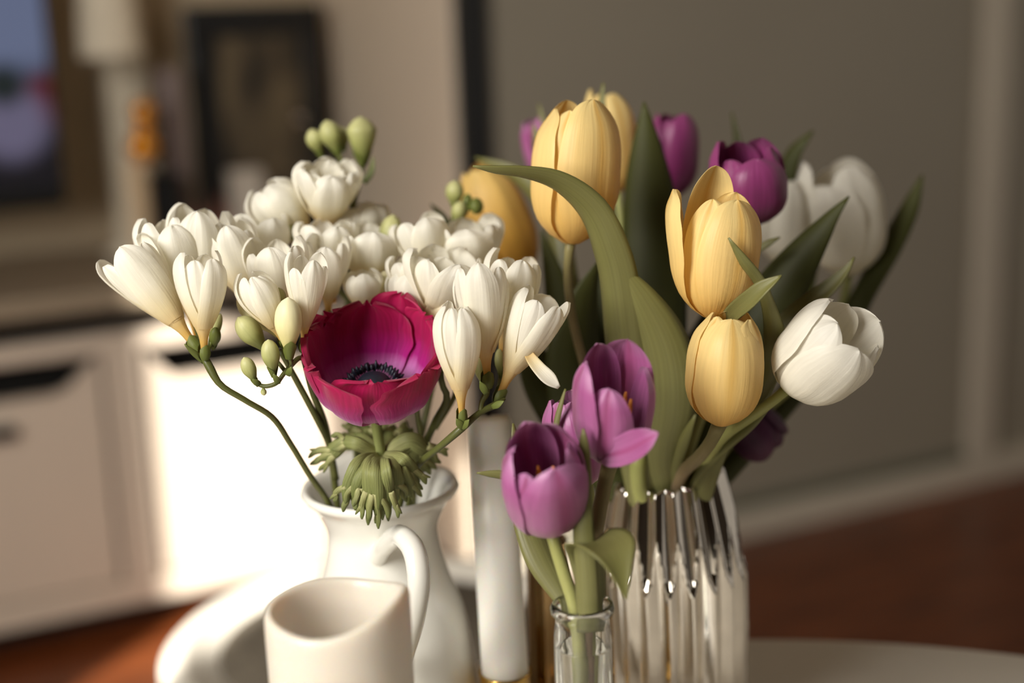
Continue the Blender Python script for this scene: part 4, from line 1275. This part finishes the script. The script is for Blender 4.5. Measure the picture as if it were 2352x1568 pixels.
tulip('blurred white tulip with one petal flared left, high on the right', (1950, 630, 1.00), (1924, 372, .985), 186, M_WHI,
      [(1940, 680, 1.0), (1850, 850, .97), (1660, 1040, .93), V0], .18, 20, seed=11, group=TG, stem_r=10, over={5: dict(lean=.5, H=.86), 4: dict(lean=.25, H=1.02), 1: dict(H=.92)}, leaves=[
          dict(pts=[(1620, 1130, .93, 60, 0), (1850, 860, .97, 62, 10), (1930, 762, .985, 60, 20), (1985, 660, .99, 56, 25), (2040, 560, .995, 60, 30), (2088, 468, 1.0, 44, 30), (2119, 401, 1.0, 3, 30)], fold=.5, n=40, mat=M_TLEAFD)])
tulip('blurred white tulip tucked under the deep purple cupped one', (1792, 606, .985), (1806, 412, .975), 108, M_WHI,
      [(1790, 660, .98), (1740, 850, .95), (1600, 1080, .92), V0], .1, 15, seed=12, group=TG, stem_r=9, leaves=[
          dict(pts=[(1830, 560, 1.0, 46, 0), (1803, 410, .99, 46, 20), (1820, 352, .985, 40, 30), (1850, 318, .98, 18, 30), (1868, 300, .98, 3, 30)], fold=.4, n=24, mat=M_TLEAFD)])
# leafy dark mass at the left of the bunch belongs to one more, flowerless shoot
SH = thing('tulip_shoot', at(*V0), 'flowerless tulip shoot of broad dark leaves at the left of the bunch', 'tulip', None)
stem(SH, [(1466, 1040, .865), (1466, 1110, .872), (1490, 1200, .885), V0], [19, 19, 18, 14], M_TSTEM, 16)
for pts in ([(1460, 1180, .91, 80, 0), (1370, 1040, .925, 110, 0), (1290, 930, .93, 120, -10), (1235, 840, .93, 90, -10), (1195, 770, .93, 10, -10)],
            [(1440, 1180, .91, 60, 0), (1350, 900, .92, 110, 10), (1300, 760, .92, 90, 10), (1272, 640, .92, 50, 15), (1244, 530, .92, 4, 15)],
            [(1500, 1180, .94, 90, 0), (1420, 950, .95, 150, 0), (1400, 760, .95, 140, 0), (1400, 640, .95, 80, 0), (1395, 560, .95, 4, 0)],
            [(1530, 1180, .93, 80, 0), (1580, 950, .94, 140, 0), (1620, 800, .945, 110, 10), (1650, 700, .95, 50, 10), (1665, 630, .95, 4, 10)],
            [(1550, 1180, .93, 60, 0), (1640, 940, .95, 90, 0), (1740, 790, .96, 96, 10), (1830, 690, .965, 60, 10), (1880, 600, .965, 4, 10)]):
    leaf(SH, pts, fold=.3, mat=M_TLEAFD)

# ------------------------------------------------------------------ purple tulips in the glass bottle
BG = 'purple tulips in the glass bottle'
BF = (1340, 1700, .742)
tulip('front purple tulip, lilac cup, lowest of the bottle trio', (1264, 1205, .748), (1240, 1022, .705), 192, M_PUR,
      [(1268, 1225, .742), (1290, 1300, .742), (1318, 1390, .742), (1330, 1480, .741), (1334, 1700, .742)], .40, 22, seed=21, group=BG, stem_r=15.5, stamens=6, w_out=1.05,
      over={0: dict(H=.92, W=1.1), 1: dict(H=1.0), 5: dict(H=.88, W=.8), 4: dict(H=.94), 3: dict(H=1.08)}, leaves=[
          dict(pts=[(1326, 1430, .748, 30, 0), (1300, 1370, .752, 54, -15), (1256, 1280, .758, 88, -25), (1216, 1180, .765, 74, -30), (1196, 1060, .77, 46, -30), (1178, 972, .772, 3, -30)], fold=.45, n=40, mat=M_TLEAF),
          dict(pts=[(1290, 1180, .765, 26, 0), (1230, 1120, .766, 26, 20), (1160, 1093, .766, 24, 30), (1120, 1088, .766, 14, 30), (1095, 1085, .766, 2, 30)], fold=.4, n=24, mat=M_TLEAF)])
_t = tulip('open purple tulip with one petal fallen forward and orange stamens', (1404, 1058, .756), (1422, 818, .728), 192, M_PUR,
      [(1394, 1090, .757), (1372, 1200, .755), (1352, 1320, .75), (1346, 1420, .746), (1348, 1700, .744)], .55, 42, seed=22, group=BG, stem_r=18, stem_mat=M_TSTEMB, stamens=6,
      over={0: dict(skip=1), 5: dict(H=.82, W=.86), 4: dict(H=.98, W=.9), 1: dict(H=.92), 2: dict(H=1.0), 3: dict(H=1.05, W=1.05)}, leaves=[
          dict(pts=[(1352, 1450, .735, 50, 0), (1346, 1330, .728, 52, 10), (1338, 1200, .724, 46, 15), (1338, 1080, .722, 36, 20), (1340, 1030, .722, 26, 20), (1340, 984, .722, 4, 20)], fold=.4, n=36, mat=M_TLEAF)])
PF2 = _t
_t3 = tulip('pale purple tulip peeking out between the other two in the bottle', (1348, 1112, .785), (1296, 912, .772), 140, M_PUR,
      [(1356, 1160, .78), (1360, 1280, .765), (1356, 1400, .75), (1356, 1700, .745)], .05, 20, seed=23, group=BG, stem_r=13, leaves=[
          dict(pts=[(1290, 1080, .762, 14, 0), (1276, 985, .76, 14, 20), (1288, 930, .758, 10, 20), (1299, 893, .757, 2, 20)], fold=.4, n=16, mat=M_TLEAF)])
leaf(PF2, [(1376, 1052, .742, 16, 0), (1398, 1046, .734, 50, 10), (1440, 1034, .722, 72, 18), (1478, 1016, .714, 66, 22), (1500, 1002, .710, 38, 22), (1512, 994, .708, 4, 22)], fold=-.4, mat=M_PUR, n=26, nu=13, thick=.0005, name='petal')
rail_leaf(_t3, [(1336, 1450, .742), (1322, 1340, .742), (1306, 1280, .738), (1297, 1250, .724), (1345, 1262, .706), (1389, 1301, .70), (1415, 1340, .70), (1437, 1376, .70)],
          [(1392, 1450, .748), (1390, 1340, .75), (1388, 1275, .75), (1390, 1222, .738), (1440, 1217, .722), (1458, 1240, .712), (1452, 1300, .704), (1440, 1376, .70)], .12, M_TLEAF)
